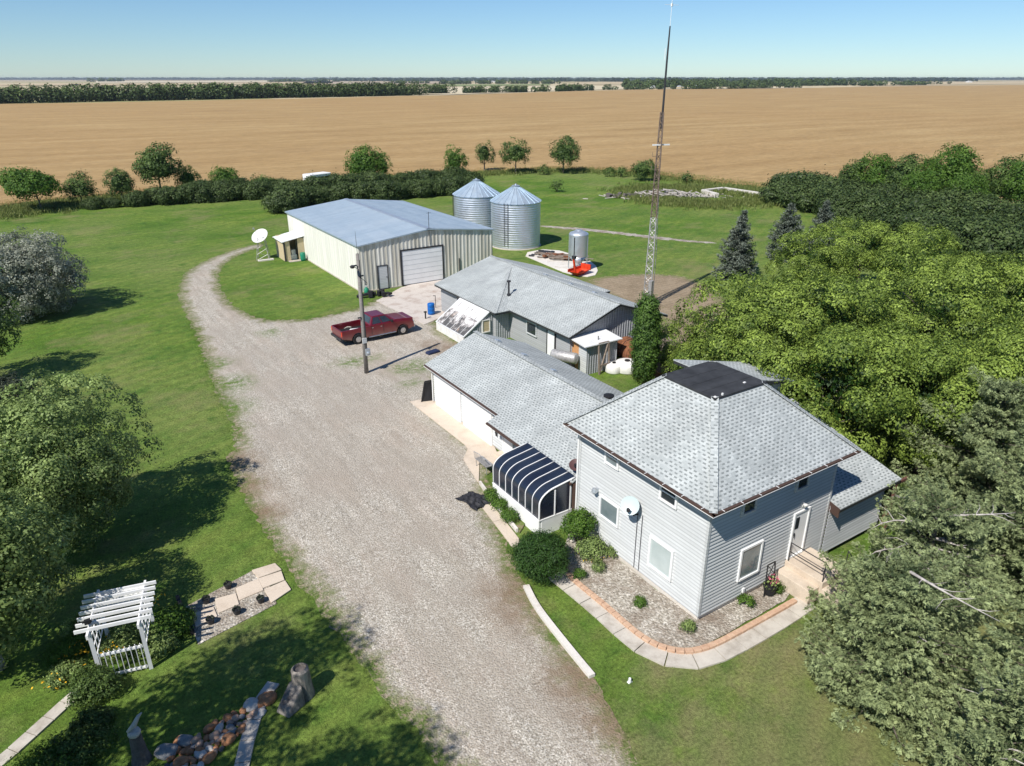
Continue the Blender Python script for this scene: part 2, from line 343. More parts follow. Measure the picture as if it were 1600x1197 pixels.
M['bark'] = m_bark('grey_bark', (0.08, 0.065, 0.05), (0.20, 0.17, 0.14)); M['bark_pale'] = m_bark('pale_bark', (0.16, 0.14, 0.12), (0.55, 0.53, 0.49), 3); M['deadwood'] = m_bark('bleached_deadwood', (0.30, 0.27, 0.25), (0.55, 0.51, 0.47))
M['stump'] = m_bark('weathered_stump', (0.06, 0.055, 0.055), (0.38, 0.34, 0.29), 2.5)
M['flower_y'] = simple('yellow_petals', (0.75, 0.42, 0.02), 0.7); M['flower_p'] = simple('pink_petals', (0.6, 0.15, 0.22), 0.7)
M['leaf_maple'] = leafmat('maple_leaves', (0.016, 0.045, 0.005), (0.36, 0.475, 0.085), 0.20)
M['leaf_poplar'] = leafmat('poplar_leaves', (0.024, 0.055, 0.014), (0.18, 0.265, 0.065), 0.28)
M['leaf_bright'] = leafmat('young_leaves', (0.05, 0.12, 0.018), (0.17, 0.28, 0.045), 0.38)
M['leaf_hedge'] = leafmat('caragana_leaves', (0.018, 0.038, 0.010), (0.135, 0.19, 0.058), 0.2)
M['leaf_birch'] = leafmat('birch_leaves', (0.028, 0.062, 0.016), (0.42, 0.54, 0.18), 0.3)
M['leaf_silver'] = leafmat('silver_leaves', (0.07, 0.085, 0.055), (0.52, 0.54, 0.43), 0.25)
M['leaf_spruce'] = leafmat('spruce_needles', (0.040, 0.065, 0.028), (0.47, 0.55, 0.26), 0.18, 0.65)
M['leaf_bluespruce'] = leafmat('blue_spruce_needles', (0.035, 0.050, 0.038), (0.25, 0.285, 0.225), 0.1, 0.65)
M['leaf_cedar'] = leafmat('cedar_sprays', (0.018, 0.05, 0.009), (0.15, 0.26, 0.045), 0.2)
M['leaf_mugo'] = leafmat('mugo_needles', (0.014, 0.042, 0.008), (0.055, 0.12, 0.020), 0.1)
M['leaf_grass'] = leafmat('tall_grass', (0.10, 0.15, 0.03), (0.30, 0.32, 0.11), 0.3)
M['leaf_straw'] = leafmat('straw_stems', (0.36, 0.23, 0.09), (0.52, 0.36, 0.17), 0.3)
M['leaf_dark'] = leafmat('dark_bush_leaves', (0.025, 0.035, 0.022), (0.08, 0.095, 0.06), 0.2)
M['leaf_lawn'] = leafmat('lawn_blades', (0.055, 0.135, 0.014), (0.15, 0.24, 0.035), 0.35)

# ---------------------------------------------------------------- mesh helper
class MB:
    def __init__(s): s.v = []; s.f = []
    def poly(s, pts):
        n = len(s.v); s.v += [tuple(p) for p in pts]; s.f.append(tuple(range(n, n + len(pts)))); return s
    def raw(s, vs, fs):
        n = len(s.v); s.v += [tuple(p) for p in vs]; s.f += [tuple(i + n for i in f) for f in fs]; return s
    def box(s, x0, x1, y0, y1, z0, z1):
        vs = [(x0,y0,z0),(x1,y0,z0),(x1,y1,z0),(x0,y1,z0),(x0,y0,z1),(x1,y0,z1),(x1,y1,z1),(x0,y1,z1)]
        return s.raw(vs, [(0,3,2,1),(4,5,6,7),(0,1,5,4),(1,2,6,5),(2,3,7,6),(3,0,4,7)])
    def obox(s, c, sz, rz=0, rx=0, ry=0):
        m = Matrix.Translation(c) @ Matrix.Rotation(rz, 4, 'Z') @ Matrix.Rotation(ry, 4, 'Y') @ Matrix.Rotation(rx, 4, 'X')
        a, b, d = sz[0]/2, sz[1]/2, sz[2]/2
        t = MB().box(-a, a, -b, b, -d, d); return s.raw([m @ Vector(p) for p in t.v], t.f)
    def beam(s, p, q, w, h=None):
        p, q = Vector(p), Vector(q); h = h or w; d = (q - p); L = d.length; d.normalize()
        up = Vector((0, 0, 1)) if abs(d.z) < 0.95 else Vector((1, 0, 0))
        a = d.cross(up).normalized() * w / 2; b = a.cross(d).normalized() * h / 2
        vs = [p-a-b, p+a-b, p+a+b, p-a+b, q-a-b, q+a-b, q+a+b, q-a+b]
        return s.raw(vs, [(0,3,2,1),(4,5,6,7),(0,1,5,4),(1,2,6,5),(2,3,7,6),(3,0,4,7)])
    def tube(s, pts, rs, n=8, caps=True):
        pts = [Vector(p) for p in pts]
        if not isinstance(rs, (list, tuple)): rs = [rs] * len(pts)
        base = len(s.v); prev = None
        for i, p in enumerate(pts):
            d = (pts[min(i+1, len(pts)-1)] - pts[max(i-1, 0)]).normalized()
            if prev is None: a = d.cross(Vector((0, 0, 1)) if abs(d.z) < 0.9 else Vector((1, 0, 0))).normalized()
            else: a = (prev - d * prev.dot(d)).normalized()
            prev = a; b = d.cross(a)
            for k in range(n):
                t = 2*math.pi*k/n; s.v.append(tuple(p + (a*math.cos(t) + b*math.sin(t)) * rs[i]))
        for i in range(len(pts)-1):
            for k in range(n):
                k2 = (k+1) % n; s.f.append((base+i*n+k, base+i*n+k2, base+(i+1)*n+k2, base+(i+1)*n+k))
        if caps:
            s.f.append(tuple(base+k for k in range(n))[::-1]); s.f.append(tuple(base+(len(pts)-1)*n+k for k in range(n)))
        return s
    def lathe(s, prof, c=(0,0,0), n=24, caps=True):
        base = len(s.v)
        for r, z in prof:
            for k in range(n):
                t = 2*math.pi*k/n; s.v.append((c[0]+r*math.cos(t), c[1]+r*math.sin(t), c[2]+z))
        for i in range(len(prof)-1):
            for k in range(n):
                k2 = (k+1) % n; s.f.append((base+i*n+k, base+i*n+k2, base+(i+1)*n+k2, base+(i+1)*n+k))
        if caps:
            s.f.append(tuple(base+k for k in range(n))[::-1]); s.f.append(tuple(base+(len(prof)-1)*n+k for k in range(n)))
        return s
    def slab(s, pts, t):      # thick sheet hanging t below a polygon of 3-D points
        n = len(pts); lo = [(p[0], p[1], p[2]-t) for p in pts]
        fs = [tuple(range(n)), tuple(range(2*n-1, n-1, -1))] + [(i, n+i, n+(i+1) % n, (i+1) % n) for i in range(n)]
        return s.raw(list(pts)+lo, fs)
    def prism(s, pts2, z0, z1):
        return s.slab([(p[0], p[1], z1) for p in pts2], z1-z0)
    def side_prism(s, prof, y0, y1):   # (x,z) outline extruded along y
        n = len(prof); vs = [(x, y0, z) for x, z in prof] + [(x, y1, z) for x, z in prof]
        return s.raw(vs, [tuple(range(n)), tuple(range(2*n-1, n-1, -1))] + [(i, n+i, n+(i+1) % n, (i+1) % n) for i in range(n)])
    def move(s, m):
        s.v = [tuple(m @ Vector(p)) for p in s.v]; return s
    def build(s, name, mat, parent=None, smooth=False, bevel=0.0, kind=None, recalc=True):
        me = bpy.data.meshes.new(name)
        vs = s.v
        if parent is not None:
            rt = parent
            while rt.parent: rt = rt.parent
            if getattr(s, 'world', True):
                inv = (Matrix.Translation(rt.location) @ rt.rotation_euler.to_matrix().to_4x4()).inverted()
                vs = [inv @ Vector(p) for p in vs]
        me.from_pydata([tuple(p) for p in vs], [], s.f)
        bm = bmesh.new(); bm.from_mesh(me)
        if recalc: bmesh.ops.recalc_face_normals(bm, faces=bm.faces)
        if bevel > 0:
            bmesh.ops.remove_doubles(bm, verts=bm.verts, dist=1e-4)
            ed = [e for e in bm.edges if len(e.link_faces) == 2 and e.calc_face_angle(0) > 0.5]
            bmesh.ops.bevel(bm, geom=ed, offset=bevel, segments=2, affect='EDGES', profile=0.5)
        uvl = bm.loops.layers.uv.new('UVMap'); Z = Vector((0, 0, 1))
        for f in bm.faces:
            n = f.normal; f.smooth = smooth
            if abs(n.z) > 0.999 or n.length < 0.5: u, v = Vector((1,0,0)), Vector((0,1,0))
            else: u = Z.cross(n).normalized(); v = n.cross(u)
            for l in f.loops: l[uvl].uv = (l.vert.co.dot(u), l.vert.co.dot(v))
        bm.to_mesh(me); bm.free()
        me.materials.append(mat if not isinstance(mat, str) else M[mat])
        o = bpy.data.objects.new(name, me); C.objects.link(o)
        if parent is not None: o.parent = parent
        if kind: o['kind'] = kind
        return o

class LB(MB):       # same, coordinates already local to the thing
    world = False

def tag(o, label=None, cat=None, group=None, kind=None):
    if label: o['label'] = label
    if cat: o['category'] = cat
    if group: o['group'] = group
    if kind: o['kind'] = kind
    return o
def thing(name, label, cat, loc=(0,0,0), rz=0, group=None):
    o = bpy.data.objects.new(name, None); C.objects.link(o)
    o.location = loc if len(loc) == 3 else (*loc, 0); o.rotation_euler = (0, 0, rz); o.empty_display_size = 0.3
    return tag(o, label, cat, group)
def dup(root, loc, rz=0, sc=1.0, label=None, group=None, scz=None):
    r = root.copy(); C.objects.link(r); r.location = loc if len(loc) == 3 else (*loc, 0); r.rotation_euler = (0, 0, rz)
    r.scale = (sc, sc, scz or sc)
    if label: r['label'] = label
    if group: r['group'] = group
    for ch in list(root.children):
        c = ch.copy(); C.objects.link(c); c.parent = r
        for g in list(ch.children):
            d = g.copy(); C.objects.link(d); d.parent = c
    return r
def structure(name, mb, mat, **k): return mb.build(name, mat, None, kind='structure', **k)
def resample(pts, step, closed=True):
    out = []; n = len(pts)
    for i in range(n if closed else n-1):
        a = Vector(pts[i]); b = Vector(pts[(i+1) % n]); k = max(1, int((b-a).length/step))
        out += [tuple(a.lerp(b, j/k)) for j in range(k)]
    if not closed: out.append(tuple(pts[-1]))
    return out
def smooth_loop(pts, it=2, closed=True):
    for _ in range(it):
        q = []; n = len(pts); rng = range(n) if closed else range(n-1)
        for i in rng:
            a, b = pts[i], pts[(i+1) % n]
            q += [(a[0]*.75+b[0]*.25, a[1]*.75+b[1]*.25), (a[0]*.25+b[0]*.75, a[1]*.25+b[1]*.75)]
        pts = q if closed else [pts[0]]+q+[pts[-1]]
    return pts
def inside(px, py, poly):
    r = np.zeros(px.shape, bool); n = len(poly)
    for i in range(n):
        x0, y0 = poly[i]; x1, y1 = poly[(i+1) % n]
        if y0 == y1: continue
        r ^= ((y0 > py) != (y1 > py)) & (px < (x1-x0)*(py-y0)/(y1-y0)+x0)
    return r
def segdist(px, py, poly, closed=True):
    d = np.full(px.shape, 1e9); n = len(poly)
    for i in range(n if closed else n-1):
        x0, y0 = poly[i]; x1, y1 = poly[(i+1) % n]; dx, dy = x1-x0, y1-y0; L = dx*dx+dy*dy+1e-12
        t = np.clip(((px-x0)*dx+(py-y0)*dy)/L, 0, 1); d = np.minimum(d, np.hypot(px-x0-t*dx, py-y0-t*dy))
    return d
def sheet(name, outline, z, mat, step=0.8, wob=0.12, blobs=None, smooth=1, uneven=0.0, res=0.35):
    """ground sheet with a ragged outline and an 'edge' distance attribute"""
    ol = smooth_loop(outline, smooth) if smooth else list(outline)
    ol = resample(ol, res)
    ol = [(x+random.uniform(-wob, wob), y+random.uniform(-wob, wob)) for x, y in ol]
    xs = [p[0] for p in ol]; ys = [p[1] for p in ol]
    gx, gy = np.meshgrid(np.arange(min(xs), max(xs), step), np.arange(min(ys), max(ys), step))
    gx = (gx+RNG.uniform(-.2, .2, gx.shape)*step).ravel(); gy = (gy+RNG.uniform(-.2, .2, gy.shape)*step).ravel()
    k = inside(gx, gy, ol); gx, gy = gx[k], gy[k]; k = segdist(gx, gy, ol) > step*0.45; gx, gy = gx[k], gy[k]
    pts = [Vector(p) for p in ol]+[Vector((a, b)) for a, b in zip(gx, gy)]; n = len(ol)
    vo, _, fo, *_ = geometry.delaunay_2d_cdt(pts, [(i, (i+1) % n) for i in range(n)], [], 1, 1e-4)
    X = np.array([v[0] for v in vo]); Y = np.array([v[1] for v in vo])
    me = bpy.data.meshes.new(name); ed = segdist(X, Y, ol)
    Zs = z + uneven*np.clip(ed, 0, 1)*(np.sin(X*0.7+Y*.3)+np.sin(Y*0.9-X*.4))*0.5 + (uneven*np.clip(ed, 0, 1))
    me.from_pydata([(a, b, c) for a, b, c in zip(X, Y, Zs)], [], [tuple(f) for f in fo])
    at = me.attributes.new('edge', 'FLOAT', 'POINT'); at.data.foreach_set('value', ed.astype(np.float32))
    for an, bl in (blobs or {}).items():
        v = np.zeros(X.shape)
        for (cx, cy, r) in bl: v = np.maximum(v, np.clip(1.6*(1-np.hypot(X-cx, Y-cy)/r), 0, 1))
        at = me.attributes.new(an, 'FLOAT', 'POINT'); at.data.foreach_set('value', v.astype(np.float32))
    bm = bmesh.new(); bm.from_mesh(me); bmesh.ops.recalc_face_normals(bm, faces=bm.faces)
    for f in bm.faces:
        if f.normal.z < 0: f.normal_flip()
    bm.to_mesh(me); bm.free()
    me.materials.append(M[mat]); o = bpy.data.objects.new(name, me); C.objects.link(o); o['kind'] = 'structure'; return o
def arc_sample(path, every):
    out = [tuple(path[0])]; acc = 0.0
    for i in range(len(path)-1):
        a, b = Vector(path[i]), Vector(path[i+1]); L = (b-a).length; t = every-acc
        while t <= L: out.append(tuple(a.lerp(b, t/L))); t += every
        acc = (acc+L) % every
    return out
def strip(path, w, closed=False):   # left/right offset outline of a path
    L, Rr = [], []; n = len(path)
    for i in range(n):
        a = Vector(path[max(i-1, 0)]); b = Vector(path[min(i+1, n-1)]); d = (b-a).normalized(); nn = Vector((-d.y, d.x))
        ww = w[i] if isinstance(w, (list, tuple)) else w
        p = Vector(path[i]); L.append(tuple(p+nn*ww/2)); Rr.append(tuple(p-nn*ww/2))
    return L, Rr

# ---------------------------------------------------------------- foliage meshes
def norm(a): return a/np.maximum(np.linalg.norm(a, axis=-1, keepdims=True), 1e-9)
def rdir(n): return norm(RNG.normal(size=(n, 3)))
def leaves(name, c, nrm, size, asp=0.6, tint=None, axis=None, parent=None, mat=None, kind=None):
    """many small leaf-shaped quads: centre, normal, length; each is a bent diamond"""
    n = len(c); nrm = norm(nrm)
    t = axis if axis is not None else rdir(n)
    u = norm(t - nrm*np.sum(t*nrm, 1, keepdims=True)); v = np.cross(nrm, u)
    s = np.asarray(size).reshape(-1, 1)*np.ones((n, 1)); h = s/2
    V = np.empty((n, 4, 3)); V[:, 0] = c-u*h; V[:, 1] = c+v*h*asp+nrm*h*0.12; V[:, 2] = c+u*h; V[:, 3] = c-v*h*asp+nrm*h*0.12
    me = bpy.data.meshes.new(name)
    me.vertices.add(4*n); me.vertices.foreach_set('co', V.reshape(-1).astype(np.float32))
    me.loops.add(4*n); me.loops.foreach_set('vertex_index', np.arange(4*n, dtype=np.int32))
    me.polygons.add(n); me.polygons.foreach_set('loop_start', np.arange(0, 4*n, 4, dtype=np.int32)); me.polygons.foreach_set('loop_total', np.full(n, 4, dtype=np.int32))
    if tint is None: tint = RNG.uniform(0, 1, n)
    at = me.attributes.new('tint', 'FLOAT', 'POINT'); at.data.foreach_set('value', np.repeat(np.clip(tint, 0, 1), 4).astype(np.float32))
    me.update(calc_edges=True); me.materials.append(M[mat])
    o = bpy.data.objects.new(name, me); C.objects.link(o)
    if parent is not None: o.parent = parent
    if kind: o['kind'] = kind
    return o

def clump_crown(R3, cz, nclump, per, cr, size, fill=0.15, flat=0.0, lumps=5, droop=0.0, low=-0.75, core=0):
    """crown = clumps of leaves on a lumpy ellipsoid shell, dome-shaped and open between; returns centres, normals, sizes, tints"""
    d = rdir(nclump*3); d = d[d[:, 2] > low][:nclump]; nclump = len(d)
    ld = rdir(lumps); la = RNG.uniform(0.15, 0.42, lumps); ld[:, 2] = np.abs(ld[:, 2])*0.6
    rad = 0.80+0*d[:, 0]
    for k in range(lumps): rad = rad+la[k]*np.clip(np.sum(d*norm(ld[k:k+1]), 1)-0.55, 0, 1)/0.45*1.0
    rad = np.minimum(rad, 1.10)*RNG.uniform(0.66, 1.06, nclump)
    inner = RNG.uniform(0, 1, nclump) < fill; rad[inner] *= RNG.uniform(0.35, 0.75, inner.sum())
    cc = d*rad[:, None]*np.array(R3); cc[:, 2] += cz
    sc = cr*RNG.uniform(0.6, 1.35, nclump)
    L = 9; ns = max(3, per//L); Q = np.repeat(np.arange(nclump), ns); k = len(Q)      # sprays on each bough
    out = norm(d*np.array([1, 1, .8])+np.array([0, 0, .5]))[Q]
    ld_ = rdir(k); s = np.sum(ld_*out, 1); ld_ = np.where((s < -0.2)[:, None], ld_-2*s[:, None]*out, ld_)
    rr = RNG.uniform(0.5, 1.0, k)**0.5
    sp = cc[Q]+ld_*(rr*sc[Q])[:, None]*np.array([1, 1, 0.72-flat]); sp[:, 2] -= droop*rr*sc[Q]*RNG.uniform(0, 1, k)
    sn = norm(ld_*1.2+out*.35+np.array([0, 0, .2]))
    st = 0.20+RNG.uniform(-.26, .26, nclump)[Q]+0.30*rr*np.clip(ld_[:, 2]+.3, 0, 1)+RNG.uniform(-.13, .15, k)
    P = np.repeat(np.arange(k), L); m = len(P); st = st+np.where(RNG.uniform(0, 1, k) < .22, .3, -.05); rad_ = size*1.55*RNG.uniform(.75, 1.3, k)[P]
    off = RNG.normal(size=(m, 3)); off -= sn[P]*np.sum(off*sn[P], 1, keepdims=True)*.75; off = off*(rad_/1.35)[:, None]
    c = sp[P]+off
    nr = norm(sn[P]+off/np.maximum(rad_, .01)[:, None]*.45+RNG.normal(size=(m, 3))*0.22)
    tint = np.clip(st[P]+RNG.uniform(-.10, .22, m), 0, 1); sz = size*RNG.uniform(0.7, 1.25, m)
    if core:  # inner leaves at darkest tint: the crown's interior shade put into colour
        mc = int(core); dc = rdir(mc); dc[:, 2] = np.where(dc[:, 2] < low, -dc[:, 2], dc[:, 2]); rc = np.array(R3)*.62
        cc_ = dc*rc*RNG.uniform(.7, 1.0, mc)[:, None]; cc_[:, 2] += cz
        c = np.concatenate([c, cc_]); nr = np.concatenate([nr, dc+RNG.normal(size=(mc, 3))*.3]); tint = np.concatenate([tint, np.zeros(mc)]); sz = np.concatenate([sz, np.full(mc, size*2.2)])
    return c, nr, sz, tint

def limbs(mb, h, r0, spread, n=6, top=0.9, multi=1, lean=(0, 0)):
    top = top if multi == 1 else top*.72
    for j in range(multi):
        bx, by = (random.uniform(-.25, .25), random.uniform(-.25, .25)) if multi > 1 else (0, 0)
        tx = lean[0]+bx*3+random.uniform(-.15, .15)*spread; ty = lean[1]+by*3+random.uniform(-.15, .15)*spread
        tr = [(bx+tx*t*t, by+ty*t*t, h*top*t) for t in (0, .12, .3, .5, .75, 1)]
        mb.tube(tr, [r0*1.35/multi**.5, r0/multi**.5, r0*.8/multi**.5, r0*.6/multi**.5, r0*.35/multi**.5, r0*.1], 8)
        for k in range(n):
            t = random.uniform(.22, .85); z = h*top*t; a = random.uniform(0, 6.28); L = spread*random.uniform(.55, .95)*(1.15-t*.6)
            p0 = Vector((bx+tx*t*t, by+ty*t*t, z)); q = []
            for i in range(5):
                s_ = i/4; q.append(p0+Vector((math.cos(a+s_*.3)*L*s_, math.sin(a+s_*.3)*L*s_, L*.75*s_**.8)))
            mb.tube(q, [r0*.42*(1-t*.5), r0*.33*(1-t*.5), r0*.24*(1-t*.5), r0*.14, r0*.04], 6)
    return mb

def broad_tree(name, h, r, label, group, loc, leaf, size, nclump, per, trunk_r=None, cat='tree', crown_bot=0.22, bark='bark', multi=1, cr=None, lean=(0, 0), droop=0.0, fill=.15, low=-0.75, lumps=5, core=500):
    root = thing(name, label, cat, loc, 0, group)
    limbs(LB(), h, trunk_r or h*0.022, r*0.9, 7, 0.85, multi, lean).build('trunk', bark, root, smooth=True)
    rz = h*(1-crown_bot)/2; cz = h*crown_bot+rz
    c, n_, s, t = clump_crown((r, r, rz), cz, nclump, per, cr or r*0.2, size, droop=droop, fill=fill, low=low, lumps=lumps, core=core)
    c = c+np.array([lean[0], lean[1], 0])*np.clip(c[:, 2:3]/h, 0, 1)**2
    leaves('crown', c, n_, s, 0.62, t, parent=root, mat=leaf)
    return root

def conifer_parts(h, r, dens=1.0, size=0.15, dz=0.22, dead=0, tuft=1.0, pw=0.8, top_cut=0.0, irregular=0.25, reps=1, bd=1.0, cards=3):
    """trunk + whorled branches carrying needle sprays"""
    mb = LB(); mb.tube([(0, 0, 0), (0.03, 0.02, h*.5), (0, 0, h*(1-top_cut)*.99)], [h*.02, h*.013, .02], 8)
    Cs, Ns, Ax, Sz, Ti = [], [], [], [], []
    z = h*0.05; ht = h*(1-top_cut); dm = LB()
    sect = RNG.uniform(1-irregular, 1+irregular, 9)
    while z < ht:
        f = 1-z/h; rl = r*(f**pw)*(1 if z > h*.18 else .85); nb = max(4, int((7+5*f)*bd))
        for k in range(nb):
            a = RNG.uniform(0, 6.283); L = max(0.12, rl*RNG.uniform(0.62, 1.08)*sect[int(a/6.283*9) % 9])
            rise = 0.55-0.75*f+RNG.uniform(-.12, .12)
            m = max(4, int(L/0.10*dens)); s = np.linspace(0.18 if L > 1 else 0.0, 1, m)
            zz = z+L*(rise*s*0.55-0.16*np.sin(s*3.1)*f+0.12*s*s)
            bx = np.cos(a)*L*s; by = np.sin(a)*L*s
            mb.tube([(0, 0, z), (bx[m//2], by[m//2], zz[m//2]), (bx[-1], by[-1], zz[-1])], [.03*f+.008, .018*f+.005, .004], 5, False)
            wid = (0.10+0.34*np.sqrt(L)*np.sin(np.clip(s*2.6+.25, 0, 3.0)))*0.8
            for side in (-1, 0, 1):
                for rep in range(reps*2 if side else reps):
                    off = RNG.uniform(0.15, 1.0, m)*wid*side
                    px = bx-np.sin(a)*off+RNG.normal(size=m)*.03; py = by+np.cos(a)*off+RNG.normal(size=m)*.03
                    pz = zz-np.abs(off)*RNG.uniform(.05, .5, m)+RNG.normal(size=m)*.045*tuft+RNG.uniform(0, .1, m)*tuft
                    Cs.append(np.stack([px, py, pz], 1))
                    ax = np.stack([np.cos(a)+(-np.sin(a))*side*.9+0*s, np.sin(a)+np.cos(a)*side*.9+0*s, RNG.uniform(-.35, .35, m)], 1)+RNG.normal(size=(m, 3))*.35
                    Ax.append(ax); Ns.append(np.array([0, 0, 1.0])+RNG.normal(size=(m, 3))*.55)
                    Sz.append(size*RNG.uniform(.7, 1.5, m)); Ti.append(np.clip((s-.25)*.75+np.abs(off)/.9+RNG.uniform(-.25, .25, m)+RNG.uniform(-.1, .1), 0, 1))
        z += dz*RNG.uniform(.8, 1.2)
    m = 60; s = RNG.uniform(0, 1, m)
    Cs.append(np.stack([RNG.normal(size=m)*.04, RNG.normal(size=m)*.04, ht-.5+s*.55], 1)); Ax.append(np.stack([RNG.normal(size=m), RNG.normal(size=m), 1+0*s], 1))
    Ns.append(rdir(m)); Sz.append(np.full(m, size)); Ti.append(np.full(m, .7))
    for k in range(dead):
        a = RNG.uniform(0, 6.283); z0 = h*RNG.uniform(.45, .9); L = r*RNG.uniform(.35, .8); q = []
        for i in range(6):
            s_ = i/5; q.append((math.cos(a+s_*.5)*L*s_, math.sin(a+s_*.5)*L*s_, z0+L*(.35*s_-.3*s_*s_)+.12))
        dm.tube(q, [.05, .04, .03, .022, .014, .005], 6, False)
        for j in range(7):
            i = random.randint(1, 4); p = Vector(q[i]); b = a+random.choice((-1, 1))*random.uniform(.5, 1.3); l2 = L*random.uniform(.15, .4)
            p1 = p+Vector((math.cos(b)*l2*.5, math.sin(b)*l2*.5, random.uniform(-.05, .2)*l2)); p2 = p1+Vector((math.cos(b+.4)*l2*.5, math.sin(b+.4)*l2*.5, random.uniform(-.2, .2)*l2))
            dm.tube([p, p1, p2], [.018, .011, .003], 4, False)
    c, n_, sz, ti, ax = np.concatenate(Cs), np.concatenate(Ns), np.concatenate(Sz), np.concatenate(Ti), norm(np.concatenate(Ax))
    K = cards; P = np.repeat(np.arange(len(c)), K); m = len(P); a2 = norm(ax[P]+RNG.normal(size=(m, 3))*.55)
    c2 = c[P]+a2*(sz[P]*.35)[:, None]+RNG.normal(size=(m, 3))*(sz[P]*.22)[:, None]
    return mb, dm, (c2, n_[P]+RNG.normal(size=(m, 3))*.4, sz[P]*RNG.uniform(.7, 1.2, m), np.clip(ti[P]+RNG.uniform(-.12, .12, m), 0, 1), a2)

def spruce(name, h, r, label, group, loc, leaf='leaf_spruce', cat='spruce tree', asp=.42, **k):
    root = thing(name, label, cat, loc, 0, group)
    mb, dm, (c, n_, s, t, ax) = conifer_parts(h, r, **k)
    mb.build('trunk', 'bark', root, smooth=True)
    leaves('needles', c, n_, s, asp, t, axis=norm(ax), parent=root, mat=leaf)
    if dm.v: dm.build('dead_limbs', 'deadwood', root, smooth=True)
    return root

def bushy(name, label, loc, R3, leaf, size, nclump, per, cat='shrub', group=None, cr=None, cz=None, asp=.6, low=-.4, stems=True, rz=0, fill=.12, lumps=4, flat=0, core=0):
    root = thing(name, label, cat, loc, rz, group)
    if stems:
        mb = LB()
        for k in range(5):
            a = k*1.26+.3; mb.tube([(0, 0, 0), (math.cos(a)*R3[0]*.3, math.sin(a)*R3[1]*.3, R3[2]*.7), (math.cos(a)*R3[0]*.6, math.sin(a)*R3[1]*.6, R3[2]*1.2)], [.03+R3[2]*.012, .02, .005], 5)
        mb.build('stems', 'bark', root, smooth=True)
    c, n_, s, t = clump_crown(R3, R3[2]*.95 if cz is None else cz, nclump, per, cr or R3[0]*.25, size, low=low, fill=fill, lumps=lumps, flat=flat, core=core)
    c[:, 2] = np.maximum(c[:, 2], 0.03)
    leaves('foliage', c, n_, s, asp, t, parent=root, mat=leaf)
    return root

def tufts(name, pts, h, mat, label=None, cat=None, kind='stuff', spread=.12, blades=7, width=.035, tint=None):
    """upright blades around many points, one object"""
    P = np.array(pts, float); n = len(P); q = np.repeat(np.arange(n), blades); m = len(q)
    hh = (np.asarray(h)*np.ones(n))[q]*RNG.uniform(.55, 1.15, m)
    c = np.zeros((m, 3)); c[:, :2] = P[q, :2]+RNG.normal(size=(m, 2))*spread; c[:, 2] = hh/2+(P[q, 2] if P.shape[1] > 2 else 0)
    ax = np.stack([RNG.normal(size=m)*.35, RNG.normal(size=m)*.35, np.ones(m)], 1); nr = RNG.normal(size=(m, 3)); nr[:, 2] = .25
    o = leaves(name, c, nr, hh, 0.0+1.0, tint, axis=norm(ax), mat=mat)
    # narrow them: width is set by asp; rebuild with the given width
    me = o.data; co = np.empty(4*m*3, np.float32); me.vertices.foreach_get('co', co); V = co.reshape(m, 4, 3)
    mid = (V[:, 1]+V[:, 3])/2; dv = (V[:, 1]-V[:, 3]); dv = dv/np.maximum(np.linalg.norm(dv, axis=1, keepdims=True), 1e-6)*width/2
    V[:, 1] = mid+dv; V[:, 3] = mid-dv; me.vertices.foreach_set('co', V.reshape(-1)); me.update()
    return tag(o, label, cat, None, kind)

# ================================================================ THE GROUND
g = MB(); g.poly([(-30000, -30000, 0), (45000, -30000, 0), (45000, 45000, 0), (-30000, 45000, 0)])
structure('ground', g, M['lawn'])

driveway = [(21.28,87.51),(19.13,86.37),(16.16,84.33),(12.70,80.47),(10.63,76.68),(9.44,72.55),(8.59,67.97),(8.15,62.20),(7.79,56.14),(7.17,49.46),(6.65,43.21),(6.37,39.38),(6.07,36.09),(5.24,35.30),(5.19,32.95),(5.08,29.64),(5.19,26.38),(5.28,23.72),(5.45,21.72),(5.54,19.32),(5.79,17.11),(6.01,15.17),(6.17,13.18),(6.24,10.83),(7.05,8.08),(10.33,7.57),(11.06,10.00),(11.33,11.71),(11.81,13.29),(12.04,15.65),(12.40,17.84),(12.89,19.84),(13.49,21.26),(13.86,21.85),(14.90,24.89),(16.86,27.92),(16.87,29.78),(17.11,33.92),(18.41,36.38),(19.62,38.67),(22.38,41.04),(24.09,41.75),(23.87,45.18),(24.09,47.91),(25.78,50.34),(26.19,55.35),(24.25,58.53),(21.07,56.39),(18.38,55.56),(15.72,55.66),(13.11,57.35),(12.15,61.30),(12.24,67.58),(13.20,73.81),(15.15,79.21),(18.36,83.29),(20.67,84.97)]
packed = [((11.72,72.45), 1.6), ((9.55,55.89), 2.6), ((9.98,49.08), 3.0), ((10.86,43.09), 4.2), ((13.27,41.52), 3.6), ((13.81,49.70), 3.0), ((13.19,36.99), 4.0), ((9.00,35.78), 3.2), ((10.86,31.17), 3.6), ((8.18,29.25), 2.2), ((12.50,28.57), 3.2), ((8.75,25.17), 1.7), ((10.63,23.39), 1.9), ((8.32,20.93), 1.5), ((10.20,19.27), 1.5), ((8.35,17.31), 1.2), ((9.86,15.98), 1.3), ((8.24,14.15), 1.1), ((9.91,13.07), 1.1), ((17.86,39.81), 2.4), ((21.38,51.98), 2.5), ((16.48,53.23), 2.2)]
